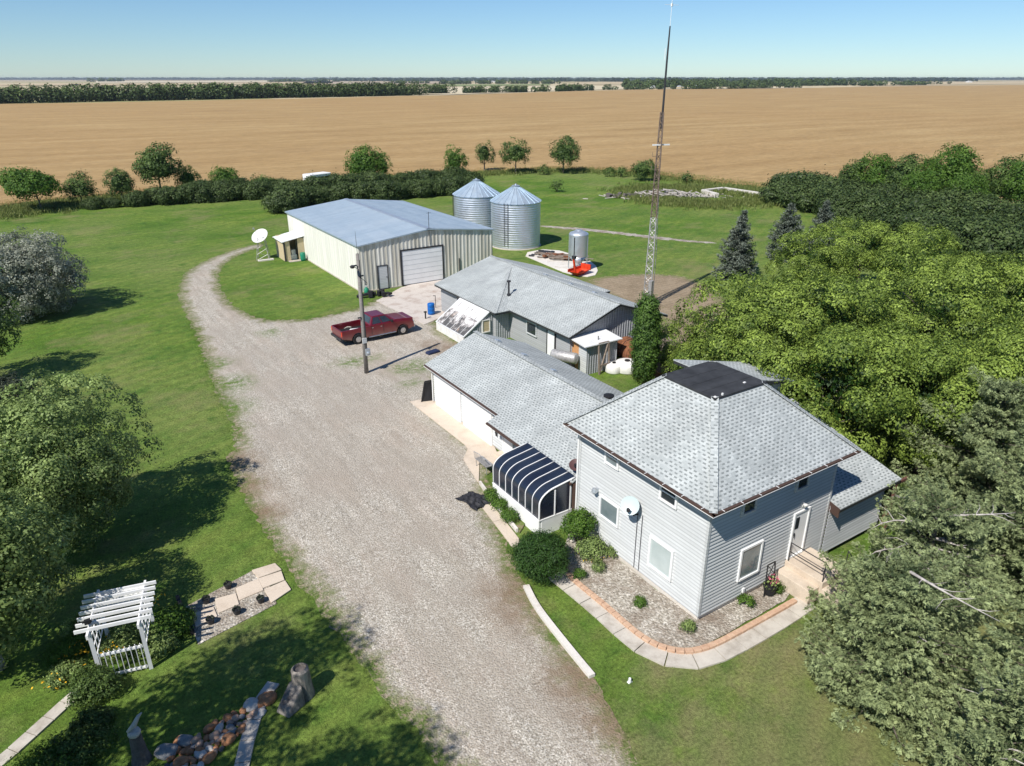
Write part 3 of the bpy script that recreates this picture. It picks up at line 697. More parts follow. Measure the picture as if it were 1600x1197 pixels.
sheet('driveway', driveway, 0.012, 'gravel', step=0.8, uneven=0.02, wob=.16,
      blobs={'weed': [(*(19.24,41.20), 1.7), (*(18.13,41.37), 1.3), (*(15.60,44.42), 1.3), (*(17.31,44.33), .9), (*(6.52,41.32), 2.2), (*(7.94,44.99), 1.8), (*(7.65,49.15), 1.6), (*(12.65,53.87), 1.0), (*(16.91,33.53), .9), (*(17.40,38.84), .9)],
             'packed': [(*G(x_, y_), r_) for x_, y_, r_ in ()] + [(*p_, r_) for p_, r_ in packed],
             'soil': [(*(22.62,43.18), 1.9), (*(21.88,44.46), 1.5), (*(23.25,41.22), 1.6), (*(11.72,18.50), 1.5), (*(11.45,17.20), 1.3), (*(5.78,34.47), 1.6), (*(5.67,31.57), 1.3), (*(5.69,28.93), 1.2), (*(11.18,13.77), 1.5), (*(11.16,11.97), 1.5), (*(26.36,59.70), 2)]})

wheat_near = [(-40.75,86.83),(-24.11,117.19),(-5.10,134.00),(3.41,136.72),(12.90,138.96),(25.88,137.00),(37.28,137.68),(44.12,136.48),(53.37,137.34),(63.10,134.67),(73.75,132.84),(85.01,130.91),(95.48,126.92),(102.36,118.27),(104.86,107.55),(105.72,96.48),(108.02,83.66),(112.69,70.68),(119.80,58.79),(125.98,42.12),(124.18,3.04)]
wheat_far = [(6352.62,-697.18),(4640.93,330.57),(3538.43,928.19),(2633.90,1144.92),(2029.11,1128.49),(1689.24,1076.42),(1218.02,974.13),(992.86,1002.79),(877.76,992.35),(652.12,902.43),(492.68,816.87),(414.43,771.48),(366.57,771.47),(250.80,729.78),(156.53,710.26),(54.30,689.10),(-9.24,693.24),(-117.50,692.35),(-268.87,665.66)]
wl = resample(wheat_near, 1.6, False)
wl = [(x+random.uniform(-.35, .35), y+random.uniform(-.35, .35)) for x, y in wl]
g = MB(); n = len(wl); g.poly([(x, y, .5) for x, y in wl]+[(x, y, .5) for x, y in wheat_far])
g2 = [[(wl[i][0], wl[i][1], .5), (wl[i+1][0], wl[i+1][1], .5), (wl[i+1][0]-.2, wl[i+1][1]-.3, 0), (wl[i][0]-.2, wl[i][1]-.3, 0)] for i in range(n-1)]
for q in g2: g.poly(q)
structure('wheat_field', g, M['wheat'])
M['f_pale'] = m_field('pale_stubble', (0.50, 0.42, 0.28), (0.62, 0.54, 0.38)); M['f_tan'] = m_field('tan_crop', (0.42, 0.33, 0.2), (0.52, 0.42, 0.26)); M['f_green'] = m_field('pasture', (0.17, 0.21, 0.08), (0.26, 0.28, 0.12)); M['f_pink'] = m_field('mauve_stubble', (0.34, 0.27, 0.19), (0.44, 0.36, 0.26))
def field(pts, mat, z=.6):
    structure('far_field', MB().poly([(*p, z) for p in pts]), M[mat])
field([(417.39,851.11),(831.21,1546.09),(1204.82,1667.81),(1291.91,1414.50),(1008.39,1103.67),(689.73,971.36),(432.94,805.93)], 'f_pale')
field([(202.77,3186.57),(1054.86,4019.63),(2076.73,5712.93),(1151.88,3170.99),(467.13,2515.78),(125.89,2480.26)], 'f_tan', .9)
field([(531.87,6379.48),(1961.26,7035.69),(1240.66,4327.50),(317.45,3825.11)], 'f_pale', 1.2)
field([(1738.36,5289.88),(2447.50,4549.88),(1543.28,2759.69),(941.09,2356.84),(996.23,3114.94)], 'f_pink', .9)
field([(1827.76,1200.74),(4178.36,2327.91),(7413.74,3032.67),(8599.01,2262.95),(4550.45,1195.00),(3024.66,1315.32),(2263.74,1240.27)], 'f_tan', .9)
field([(2422.49,3131.48),(3236.05,3545.91),(1901.84,2083.18),(1382.49,1786.66)], 'f_tan', .9)
field([(1079.30,2267.09),(1651.00,2285.69),(1307.48,1809.96),(838.78,1690.82)], 'f_green', .7)
field([(-91.82,11835.02),(1093.78,12136.41),(3033.32,10876.86),(2113.91,8045.70),(-59.53,7472.38)], 'f_tan', 1.5)
field([(-28.93,3337.03),(252.24,3598.10),(163.35,2578.38),(-22.47,2464.82)], 'f_tan', .9)
field([(1021.21,1117.72),(1269.06,1130.80),(1493.00,1041.49),(1320.81,993.82),(1097.20,1024.18)], 'f_pale', .7)

dirt = [(42.01,52.79),(45.76,52.96),(48.94,51.80),(51.80,49.34),(51.93,46.07),(49.90,41.87),(46.17,37.51),(42.42,34.54),(38.10,33.13),(36.26,33.85),(37.45,37.77),(40.53,39.54),(40.62,45.98)]
sheet('bare_garden_soil', dirt, 0.014, 'dirt', step=1.0, wob=.3, uneven=.02)
apron = [(22.94,57.22),(26.64,60.04),(31.35,61.72),(31.52,55.57),(25.53,49.89),(23.53,49.03)]
g = MB().slab([(*p, .06) for p in apron], .08); structure('concrete_apron', g, M['apron'])
pad = [(16.19,36.23),(17.63,36.08),(17.75,29.38),(17.14,27.73),(16.41,27.88),(15.92,27.57),(14.88,25.86),(15.40,28.30),(16.14,29.13),(16.24,29.57)]
structure('garage_pad', MB().slab([(*p, .07) for p in pad], .09), M['garage_pad'])
for (a, b) in (((16.36,31.74), (17.31,32.27)), ((16.14,29.13), (16.41,27.88))):      # expansion joints
    pass
bin_slab = [(43.69,65.70),(48.29,66.22),(48.50,59.65),(46.83,55.66),(44.11,53.14),(42.71,55.24),(43.20,60.32)]
structure('bin_yard_slab', MB().slab([(*p, .05) for p in smooth_loop(bin_slab, 1)], .06), M['white_concrete'])
# faint stony track across the far lawn
trk = [(55.20,77.97),(56.90,75.28),(59.33,71.65),(61.21,67.01),(62.86,63.61),(64.45,60.34),(66.52,57.70)]
L_, R_ = strip(trk, [1.0, 1.3, 1.5, 1.4, 1.3, 1.0, .5]); sheet('stony_track', L_+R_[::-1], 0.010, 'bed_gravel', step=.7, wob=.25)
# bed of river stones round the house
bed = [(15.9, 20.2)]+[(14.30,18.29),(14.31,17.27),(14.39,15.29),(14.42,13.62),(14.61,12.89),(15.30,12.51),(16.54,12.36),(18.57,12.38),(20.71,12.36)]+[(22.2, 13.4), (16.6, 13.4), (16.6, 20.2)]
sheet('planting_bed', bed, 0.05, 'bed_gravel', step=.5, wob=.03, uneven=.03)
# concrete walk round the bed (broken into flags by real joints)
walk = smooth_loop([(13.93,18.30),(14.03,16.91),(14.09,15.29),(14.04,13.87),(14.24,12.96),(14.80,12.18),(15.85,11.87),(17.55,11.81),(19.27,11.81),(20.91,11.88)], 3, False)
def flags(name, path, w, gap=.015, every=.95, z=.06, mat='paving', j=.0):
    pp = arc_sample(path, every); mb = MB(); L, Rr = strip(pp, w)
    for i in range(len(pp)-1):
        a, b = Vector(L[i]), Vector(L[i+1]); c, d = Vector(Rr[i+1]), Vector(Rr[i]); s = gap/max((a-b).length, .1)
        a2, b2, c2, d2 = a.lerp(b, s), b.lerp(a, s), c.lerp(d, s), d.lerp(c, s)
        zz = z+random.uniform(-j, j); mb.slab([(*a2, zz), (*b2, zz), (*c2, zz), (*d2, zz)], .08)
    return structure(name, mb, M[mat])
flags('front_walk', walk, .78, j=.008)
flags('lawn_path', [(3.03,18.81),(2.63,18.54),(2.05,17.60),(1.68,16.90),(1.26,15.93),(0.56,14.72)], .42, every=.75, j=.006)
flags('garden_path', [(-2.20,21.89),(-2.63,21.56),(-3.25,21.04),(-4.07,20.37),(-5.25,19.58)], .42, every=.6, j=.006)
flags('sunroom_walk', [(14.28,24.62),(13.79,21.23),(13.63,20.27)], .5, every=2.0, mat='garage_pad')
kb = MB(); kp = [(12.52,18.29),(12.19,17.13),(12.01,15.60),(11.87,14.15),(11.81,13.39)]
L_, R_ = strip(smooth_loop(kp, 2, False), .24)
for i in range(len(L_)-1): kb.slab([(*L_[i], .13), (*L_[i+1], .13), (*R_[i+1], .13), (*R_[i], .13)], .14)
o = structure('concrete_kerb', kb, M['white_concrete'])
# scalloped brick edging between walk and bed
eb = thing('brick_edging', 'curved row of tan scalloped bricks edging the gravel bed by the house', 'edging', (*(14.89,12.57), 0))
ep = smooth_loop([(14.28,17.97),(14.26,17.21),(14.35,15.60),(14.32,14.17),(14.48,13.22),(15.08,12.45),(16.07,12.16),(17.76,12.13),(19.48,12.11),(20.69,12.11)], 3, False)
pp = arc_sample(ep, .30); mb = MB()
for i in range(len(pp)-1):
    a, b = Vector(pp[i]), Vector(pp[i+1]); d = (b-a); c = (a+b)/2
    mb.obox((c.x, c.y, .085+random.uniform(-.006, .006)), (d.length*.95, .20, .17), math.atan2(d.y, d.x)+random.uniform(-.03, .03))
mb.build('bricks', 'brick', eb, bevel=.015)
# low curb and narrow bed beside the sunroom
mb = MB(); L_, R_ = strip([(14.90,25.78),(14.52,23.70),(14.23,21.50)], .10)
for i in range(len(L_)-1): mb.slab([(*L_[i], .2), (*L_[i+1], .2), (*R_[i+1], .2), (*R_[i], .2)], .2)
tag(mb.build('bed_wall', 'white_concrete'), 'low white concrete wall holding the narrow flower bed beside the sunroom', 'garden wall')
structure('flower_bed', MB().slab([(*p, .10) for p in [(15.00,26.07),(15.31,25.87),(14.93,21.85),(14.27,21.36)]], .1), M['dirt'])

# ================================================================ BUILDINGS: wall helpers
def clip_band(poly, ax, lo, hi):
    def cut(ps, keep_gt, val):
        out = []
        for i in range(len(ps)):
            a, b = ps[i], ps[(i+1) % len(ps)]; ia = (a[ax] >= val) if keep_gt else (a[ax] <= val); ib = (b[ax] >= val) if keep_gt else (b[ax] <= val)
            if ia: out.append(a)
            if ia != ib:
                t = (val-a[ax])/(b[ax]-a[ax]); out.append((a[0]+(b[0]-a[0])*t, a[1]+(b[1]-a[1])*t))
        return out
    ps = cut(poly, True, lo)
    return cut(ps, False, hi) if ps else []
def wall_pt(p0, d, n, s, z, off): return (p0[0]+d[0]*s+n[0]*off, p0[1]+d[1]*s+n[1]*off, z)
def lap_wall(mb, p0, p1, poly, lap=.15, out=.05):
    """horizontal clapboards over a convex (s,z) outline; outward is to the right of p0->p1"""
    L = math.hypot(p1[0]-p0[0], p1[1]-p0[1]); d = ((p1[0]-p0[0])/L, (p1[1]-p0[1])/L); n = (d[1], -d[0])
    z0 = min(p[1] for p in poly); z1 = max(p[1] for p in poly); k = 0
    while z0+k*lap < z1-1e-4:
        lo, hi = z0+k*lap, min(z0+(k+1)*lap, z1); b = clip_band(poly, 1, lo, hi)
        if len(b) >= 3:
            f = lambda z: out*(1-(z-lo)/lap)
            mb.poly([wall_pt(p0, d, n, s, z, f(z)) for s, z in b])
            ss = [s for s, z in b if abs(z-lo) < 1e-5]
            if len(ss) >= 2: mb.poly([wall_pt(p0, d, n, min(ss), lo, 0), wall_pt(p0, d, n, max(ss), lo, 0), wall_pt(p0, d, n, max(ss), lo, out), wall_pt(p0, d, n, min(ss), lo, out)])
        k += 1
def rib_wall(mb, p0, p1, poly, pitch=.3, depth=.03):
    L = math.hypot(p1[0]-p0[0], p1[1]-p0[1]); d = ((p1[0]-p0[0])/L, (p1[1]-p0[1])/L); n = (d[1], -d[0])
    s0 = min(p[0] for p in poly); s1 = max(p[0] for p in poly); k = 0
    prof = [(0, 0), (.5, 0), (.62, 1), (.88, 1), (1, 0)]
    while s0+k*pitch < s1-1e-4:
        for (a, oa), (b, ob) in zip(prof[:-1], prof[1:]):
            lo, hi = s0+(k+a)*pitch, min(s0+(k+b)*pitch, s1)
            if lo >= s1: break
            q = clip_band(poly, 0, lo, hi)
            if len(q) >= 3: mb.poly([wall_pt(p0, d, n, s, z, depth*(oa+(ob-oa)*(s-lo)/max(hi-lo, 1e-6))) for s, z in q])
        k += 1
def rect(L, z0, z1): return [(0, z0), (L, z0), (L, z1), (0, z1)]
def opening(root, name, p0, p1, s0, s1, z0, z1, fw=.09, pane='glass', frame='white', mull=0, proud=.078, rails=0, pane_name='pane', label=None, extra=None):
    """window or door set on a wall: raised frame with the pane sunk in it"""
    L = math.hypot(p1[0]-p0[0], p1[1]-p0[1]); d = ((p1[0]-p0[0])/L, (p1[1]-p0[1])/L); n = (d[1], -d[0]); a = math.atan2(d[1], d[0])
    def bx(mb, u0, u1, w0, w1, o0, o1):
        c = wall_pt(p0, d, n, (u0+u1)/2, (w0+w1)/2, (o0+o1)/2); mb.obox(c, (u1-u0, o1-o0, w1-w0), a)
    mb = MB(); e = .028
    bx(mb, s0-fw, s0, z0-fw, z1+fw, 0, proud+e); bx(mb, s1, s1+fw, z0-fw, z1+fw, 0, proud+e); bx(mb, s0, s1, z1, z1+fw, 0, proud+e-.002); bx(mb, s0, s1, z0-fw, z0, 0, proud+e+.012)
    for k in range(mull): u = s0+(s1-s0)*(k+1)/(mull+1); bx(mb, u-.03, u+.03, z0, z1, 0, proud+e-.012)
    for k in range(rails): w = z0+(z1-z0)*(k+1)/(rails+1); bx(mb, s0, s1, w-.03, w+.03, 0, proud+e-.012)
    f = mb.build(name, frame, root); 
    if label: f['label'] = label
    pb = MB(); bx(pb, s0, s1, z0, z1, .0, proud-.008); pb.build(pane_name, pane, f)
    return f
def roof(root, faces, name='roof', mat='shingle', t=.05, facia=.14, fmat='trim_dark'):
    mb = MB(); fb = MB()
    for f in faces:
        mb.slab(f, t)
        c = [sum(p[i] for p in f)/len(f) for i in range(3)]
        fb.slab([(c[0]+(p[0]-c[0])*.994, c[1]+(p[1]-c[1])*.994, p[2]-t-.004) for p in f], facia)
    r = mb.build(name, mat, root); fb.build('fascia', fmat, root); return r
def ridge_cap(mb, a, b, w=.30, t=.03):
    a, b = Vector(a)+Vector((0, 0, .015)), Vector(b)+Vector((0, 0, .015)); mb.beam(a, b, w, t)
def gutter(mb, a, b): mb.beam(a, b, .10, .09)

# ================================================================ FARMHOUSE with its garage wing
FH = thing('farmhouse', 'light grey two-storey farmhouse with a black-topped hip roof and long attached garage wing', 'house', (16.6, 13.35, 0))
X0, X1, Y0, Y1, EZ = 16.6, 23.5, 13.35, 20.3, 5.02
MB().box(X0+.04, X1-.04, Y0+.04, Y1-.04, -.05, .33).build('foundation', 'white_concrete', FH)
mb = MB()
lap_wall(mb, (X0, Y1), (X0, Y0), rect(Y1-Y0, .3, EZ)); lap_wall(mb, (X0, Y0), (X1, Y0), rect(X1-X0, .3, EZ))
lap_wall(mb, (X1, Y0), (X1, Y1), rect(Y1-Y0, .3, EZ)); lap_wall(mb, (X1, Y1), (X0, Y1), rect(X1-X0, .3, EZ))
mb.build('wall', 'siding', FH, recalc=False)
for (x, y) in ((X0, Y0), (X1, Y0), (X0, Y1)): MB().box(x-.055, x+.055, y-.055, y+.055, .3, EZ).build('corner_trim', 'siding', FH)
o = .50; ez = 5.08; ex0, ex1, ey0, ey1 = X0-o, 24.0, Y0-o, 20.8; dz = 7.5; dx0, dx1, dy0, dy1 = 18.8, 21.35, 15.6, 18.05
A, B, Cc, D = (ex0, ey0, ez), (ex1, ey0, ez), (ex1, ey1, ez), (ex0, ey1, ez); a, b, c, d = (dx0, dy0, dz), (dx1, dy0, dz), (dx1, dy1, dz), (dx0, dy1, dz)
rf = MB().raw([A, B, Cc, D, a, b, c, d], [(0,1,5,4), (1,2,6,5), (2,3,7,6), (3,0,4,7), (3,2,1,0)]).build('roof', 'shingle', FH)
for p, q in ((A, a), (B, b), (Cc, c), (D, d)):
    mb = MB()
    for k in range(24):
        u, v = Vector(p).lerp(Vector(q), k/24), Vector(p).lerp(Vector(q), (k+1.03)/24)
        mb.beam(u+Vector((0, 0, .014)), v+Vector((0, 0, .024)), .27, .02)
    mb.build('hip_cap', 'shingle', rf)
mb = MB(); mb.box(dx0-.12, dx1+.12, dy0-.12, dy1+.12, dz-.06, dz+.02)
for k in range(3): mb.box(dx0-.12, dx1+.12, dy0+.55+k*.62, dy0+.58+k*.62, dz+.02, dz+.028)
mb.build('roof_deck', 'roll_roof', FH)
mb = MB(); mb.box(dx0+.3, dx0+.36, dy0-.08, dy0-.02, dz+.02, dz+.10); mb.box(dx0-.08, dx0+.0, dy0-.1, dy0-.0, dz+.02, dz+.06); mb.box(dx1-.7, dx1-.6, dy0+.25, dy0+.32, dz+.02, dz+.05); mb.build('vent_cap', 'whitewash', FH)
mb = MB(); mb.box(ex0+.03, ex1-.03, ey0+.03, ey1-.03, ez-.17, ez-.012); mb.build('soffit', 'trim_dark', FH)
mb = MB()
for p, q in (((ex0-.05, ey0-.1, ez-.05), (ex0-.05, ey1, ez-.05)), ((ex0-.1, ey0-.05, ez-.05), (ex1, ey0-.05, ez-.05))): gutter(mb, p, q)
gt = mb.build('gutter', 'trim_brown', FH)
mb = MB()
for p, q in (((ex0-.10, ey0-.1, ez-.085), (ex0-.10, ey1, ez-.085)), ((ex0-.1, ey0-.10, ez-.085), (ex1, ey0-.10, ez-.085))): mb.beam(p, q, .02, .02)
for k in range(9): mb.box(ex0-.12, ex0, ey0+.4+k*.9, ey0+.42+k*.9, ez-.01, ez+.005); mb.box(ex0+.4+k*.9, ex0+.42+k*.9, ey0-.12, ey0, ez-.01, ez+.005)
mb.build('gutter_lip', 'white', gt)
WL = ((X0, Y1), (X0, Y0)); WR = ((X0, Y0), (X1, Y0))
opening(FH, 'window', *WL, 1.66, 2.30, 4.16, 4.78, pane='curtain_dim', rails=1)
opening(FH, 'window', *WL, 4.72, 5.42, 4.10, 4.74, pane='glass', rails=1)
opening(FH, 'window', *WL, 1.50, 2.50, 1.62, 2.42, pane='curtain_dim')
opening(FH, 'window', *WL, 4.45, 5.50, 1.02, 2.18, pane='curtain', fw=.10)
opening(FH, 'window', *WR, 1.62, 2.18, 4.08, 4.66, pane='glass', frame='siding', fw=.1)
opening(FH, 'window', *WR, 4.55, 5.11, 4.08, 4.66, pane='glass', frame='siding', fw=.1)
opening(FH, 'window', *WR, 1.92, 2.95, 1.12, 2.36, pane='curtain_dim', fw=.08)
dr = opening(FH, 'door', *WR, 4.78, 5.56, .95, 2.88, pane='white', fw=.08, pane_name='door_leaf')
mb = MB(); mb.box(X0+4.86, X0+5.06, Y0-.085, Y0-.04, 2.2, 2.7); mb.build('door_window', 'glass', dr)
mb = MB(); mb.box(X0+4.84, X0+4.90, Y0-.11, Y0-.04, 1.92, 2.0); mb.box(X0+4.84, X0+4.87, Y0-.12, Y0-.10, 1.85, 2.05); mb.build('handle', 'steel_dark', dr)
mb = MB(); mb.box(X0+5.12, X0+5.22, Y0-.06, Y0, 3.10, 3.30); mb.lathe([(.03, -.12), (.08, -.02), (.08, .0)], (X0+5.17, Y0-.14, 3.24), 10); mb.build('porch_lamp', 'whitewash', FH)
mb = MB(); mb.box(X0+2.25, X0+2.35, Y0-.10, Y0, .36, .56); mb.build('dryer_vent', 'white', FH)
mb = MB(); mb.box(X0-.14, X0, 19.02, 19.14, 2.55, 2.70); mb.lathe([(.05, -.14), (.13, -.05), (.09, .10), (.02, .13)], (X0-.22, 19.08, 2.62), 12); mb.build('wall_lamp', 'galv', FH)
# rear wing behind the black deck
mb = MB()
lap_wall(mb, (X1, 18.95), (27.3, 18.95), [(0, .3), (3.8, .3), (3.8, 5.0), (0, 5.95)]); lap_wall(mb, (27.3, 18.95), (27.3, 21.0), rect(2.05, .3, 5.0)); lap_wall(mb, (27.3, 21.0), (X1, 21.0), [(0, .3), (3.8, .3), (3.8, 5.95), (0, 5.0)])
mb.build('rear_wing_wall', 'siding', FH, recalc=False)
sl = lambda x: 5.05+(27.75-x)*.24
roof(FH, [[(22.6, 18.55, sl(22.6)), (27.75, 18.55, 5.05), (27.75, 21.35, 5.05), (22.6, 21.35, sl(22.6))]], 'rear_wing_roof')
# low wing on the far side of the front door
mb = MB()
lap_wall(mb, (X1, 13.25), (27.4, 13.25), rect(3.9, .3, 2.55)); lap_wall(mb, (27.4, 13.25), (27.4, 18.4), [(0, .3), (5.15, .3), (5.15, 3.9), (0, 2.55)])
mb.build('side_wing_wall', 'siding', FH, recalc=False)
sz = lambda y: 2.62+(y-12.82)*.27
r_ = roof(FH, [[(23.56, 12.82, sz(12.82)), (27.75, 12.82, sz(12.82)), (27.75, 18.5, sz(18.5)), (23.56, 18.5, sz(18.5))]], 'side_wing_roof')
MB().slab([(23.53, 12.84, 2.6), (23.56, 12.84, 2.6), (23.56, 13.32, 2.72), (23.53, 13.32, 2.72)], .42).build('barge_board', 'trim_brown', FH)
# garage wing
GX0, GX1, RX, RZ = 17.45, 23.9, 20.6, 3.80
gz = lambda x: RZ-abs(x-RX)*.386
mb = MB()
lap_wall(mb, (GX0, 35.4), (GX0, 21.0), rect(14.4, .15, 2.3), lap=.13); lap_wall(mb, (GX1, 35.4), (GX0, 35.4), [(0, .15), (6.45, .15), (6.45, gz(GX0)-.12), (GX1-RX, RZ-.12), (0, gz(GX1)-.12)], lap=.13)
lap_wall(mb, (GX1, 20.4), (GX1, 35.4), rect(15, .15, 2.5), lap=.13)
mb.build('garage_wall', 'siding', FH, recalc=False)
MB().box(GX0+.03, GX1-.03, 20.4, 35.37, -.02, .16).build('garage_foundation', 'concrete', FH)
roof(FH, [[(17.1, 35.8, gz(17.1)), (17.1, 27.6, gz(17.1)), (RX, 27.6, RZ), (RX, 35.8, RZ)],
          [(16.45, 27.6, gz(16.45)), (16.45, 20.62, gz(16.45)), (RX, 20.62, RZ), (RX, 27.6, RZ)],
          [(RX, 19.5, RZ), (24.25, 19.5, gz(24.25)), (24.25, 35.8, gz(24.25)), (RX, 35.8, RZ)]], 'garage_roof')
mb = MB()
for k in range(46): mb.beam((RX, 20.7+k*.33, RZ+.015), (RX, 21.05+k*.33, RZ+.024), .26, .02)
mb.build('ridge_caps', 'shingle', FH)
mb = MB(); gutter(mb, (17.05, 35.8, gz(17.1)-.07), (17.05, 27.65, gz(17.1)-.07)); gutter(mb, (16.40, 27.6, gz(16.45)-.07), (16.40, 20.62, gz(16.45)-.07)); mb.build('garage_gutter', 'trim_brown', FH)
mb = MB(); mb.beam((16.985, 35.8, gz(17.1)-.10), (16.985, 27.65, gz(17.1)-.10), .015); mb.build('gutter_edge', 'white', FH)
for (x, y) in ((21.15, 34.1), (21.15, 31.3), (21.15, 28.5)):
    MB().obox((x, y, gz(x)+.05), (.32, .30, .10), 0, 0, .36).build('roof_vent', 'galv', FH, bevel=.02)
mb = MB(); mb.lathe([(.20, 0), (.20, .10), (.27, .14), (.27, .2), (.05, .25)], (21.6, 24.45, gz(21.6)-.03), 14); mb.build('turbine_vent', 'black', FH)
GW = ((GX0, 35.4), (GX0, 21.0))
for s0 in (.40, 3.75):
    g_ = opening(FH, 'garage_door', *GW, s0, s0+2.85, .12, 2.12, pane='white', fw=.11, pane_name='door_panels', proud=.08)
    mb = MB()
    for k in range(1, 4): mb.box(GX0-.076, GX0-.068, 35.4-s0-2.85, 35.4-s0, .12+k*.5-.012, .12+k*.5+.012)
    mb.build('panel_joints', 'siding', g_)
opening(FH, 'side_door', *GW, 7.85, 8.65, .32, 2.08, pane='white', fw=.08, pane_name='door_leaf')
mb = MB(); mb.box(16.9, GX0-.02, 26.75, 27.65, -.02, .3); mb.box(16.2, 16.9, 26.55, 27.7, -.02, .16); mb.build('doorstep', 'garage_pad', FH)
MB().box(16.75, 17.40, 26.1, 26.75, .30, .315).build('door_mat', 'steel_dark', FH)
mb = MB(); mb.box(GX0-.14, GX0-.02, 28.02, 28.1, 1.55, 1.7); mb.lathe([(.04, -.1), (.09, 0), (.03, .1)], (GX0-.18, 28.06, 1.62), 10); mb.tube([(GX0-.1, 28.2, .9), (GX0-.14, 28.2, 1.1), (GX0-.1, 28.2, 1.3)], .05, 8); mb.build('door_lamp', 'steel_dark', FH)
# downpipes
mb = MB(); mb.tube([(17.0, 35.75, gz(17.1)-.1), (17.38, 35.5, 2.1), (17.38, 35.5, .1)], .04, 8); mb.tube([(16.0, 20.75, 4.95), (16.52, 20.4, 4.7), (16.52, 20.4, .2)], .04, 8); mb.build('downpipe', 'white', FH)
# curved sunroom
SX, SY0, SY1, KZ, TZ = 14.85, 20.72, 24.45, .78, 2.30
sr = MB(); sr.box(SX-.04, SX+.10, SY0, SY1, 0, KZ); sr.box(SX+.10, GX0, SY0-.02, SY0+.1, 0, KZ-.003); sr.box(SX+.10, GX0, SY1-.12, SY1, 0, KZ-.003); 
srp = sr.build('sunroom', 'white', FH)
def arc(t):   # side profile: vertical then quarter curve then sloping to the eave
    z1 = 1.55
    if t < .28: return (SX, KZ+(z1-KZ)*t/.28)
    if t < .80:
        a = (t-.28)/.52*math.pi/2*.86; return (SX+.98*(1-math.cos(a)), z1+.62*math.sin(a))
    a = math.pi/2*.86; x, z = SX+.98*(1-math.cos(a)), z1+.62*math.sin(a); q = (t-.8)/.2
    return (x+(16.75-x)*q, z+(2.32-z)*q)
T = [i/22 for i in range(23)]
gl = MB()
for i in range(22):
    (xa, za), (xb, zb) = arc(T[i]), arc(T[i+1]); gl.poly([(xa, SY0, za), (xa, SY1, za), (xb, SY1, zb), (xb, SY0, zb)])
gl.build('curved_glass', 'tint', srp, smooth=True)
for yy in (SY0+.01, SY1-.01):
    e = MB(); e.poly([(arc(t)[0], yy, arc(t)[1]) for t in T]+[(16.75, yy, KZ)]); e.build('end_glass', 'tint', srp)
for k in range(8):
    yy = SY0+.02+(SY1-SY0-.04)*k/7
    MB().tube([(arc(t)[0]-.012, yy, arc(t)[1]+.018) for t in T], .021 if k else .038, 6).build('rib', 'white', srp, smooth=True)
mb = MB(); mb.box(SX+.75, SX+.80, SY0-.025, SY0+.02, KZ, 2.05); mb.box(16.42, 16.48, SY0-.025, SY0+.02, KZ, 2.3); mb.box(SX-.06, 16.6, SY0-.03, SY0+.02, KZ, KZ+.05); mb.box(SX-.07, SX+.03, SY0, SY1, KZ, KZ+.04); mb.build('glazing_bars', 'white', srp)
# dark recess between sunroom and house
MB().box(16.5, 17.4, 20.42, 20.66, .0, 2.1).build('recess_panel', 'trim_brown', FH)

# front steps and rail: they stand against the house
st = thing('front_steps', 'sunlit concrete landing with side steps at the front door of the farmhouse', 'steps', (X0+4.6, Y0-.9, 0))
mb = MB(); mb.box(20.70, 22.25, 11.65, 13.30, 0, .86); mb.box(20.15, 20.70, 11.75, 13.26, 0, .62); mb.box(20.70, 22.15, 11.3, 11.65, 0, .60); mb.box(20.6, 22.05, 10.95, 11.3, 0, .38); mb.box(20.5, 22.0, 10.6, 10.95, 0, .18)
mb.move(Matrix.Translation((.55, 0, 0))); mb.build('steps', 'garage_pad', st, bevel=.015)
for rail in ((((20.75, 13.2, .86), (20.75, 13.2, 1.7)), ((20.75, 11.7, .86), (20.75, 11.7, 1.7)), ((20.75, 13.2, 1.7), (20.75, 11.7, 1.7)), ((20.75, 11.7, 1.7), (20.6, 10.7, .95)), ((20.6, 10.7, .95), (20.6, 10.7, .18)), ((20.75, 13.2, 1.3), (20.75, 11.7, 1.3)), ((20.75, 11.7, 1.3), (20.6, 10.7, .6))), (((22.1, 11.7, .86), (22.1, 11.7, 1.7)), ((22.1, 11.7, 1.7), (22.0, 10.7, .95)), ((22.0, 10.7, .95), (22.0, 10.7, .18)))):
    mb = MB()
    for (p, q) in rail: mb.tube([p, q], .02, 6)
    mb.move(Matrix.Translation((.55, 0, 0))); mb.build('handrail', 'steel_dark', st)
# wall dishes
def dish(name, label, base, c, aim, r, mat, backmat, legs):
    t = thing(name, label, 'satellite dish', base)
    mb = MB(); prof = [(r*k/6, (k/6)**2*r*.22) for k in range(7)]; rot = Vector(aim).to_track_quat('Z', 'Y').to_matrix().to_4x4(); m = Matrix.Translation(c) @ rot
    d1 = MB().lathe(prof, n=28, caps=False); d1.move(m); mb.raw(d1.v, d1.f); mb.build('dish_face', mat, t, smooth=True)
    d2 = MB().lathe([(q[0]*1.0, q[1]-.014) for q in prof], n=28, caps=False); d2.move(m); d2.build('dish_back', backmat, t, smooth=True)
    mb = MB(); cc = Vector(c); a = Vector(aim).normalized(); f = cc+a*r*.95+Vector((0, 0, -r*.55))
    mb.tube([cc-Vector((0, 0, r*.9)), f], .018, 6); mb.obox(f, (.1, .1, .14)); 
    for p, q, w in legs: mb.tube([p, q], w, 6)
    mb.build('mount', 'steel_dark', t)
    return t
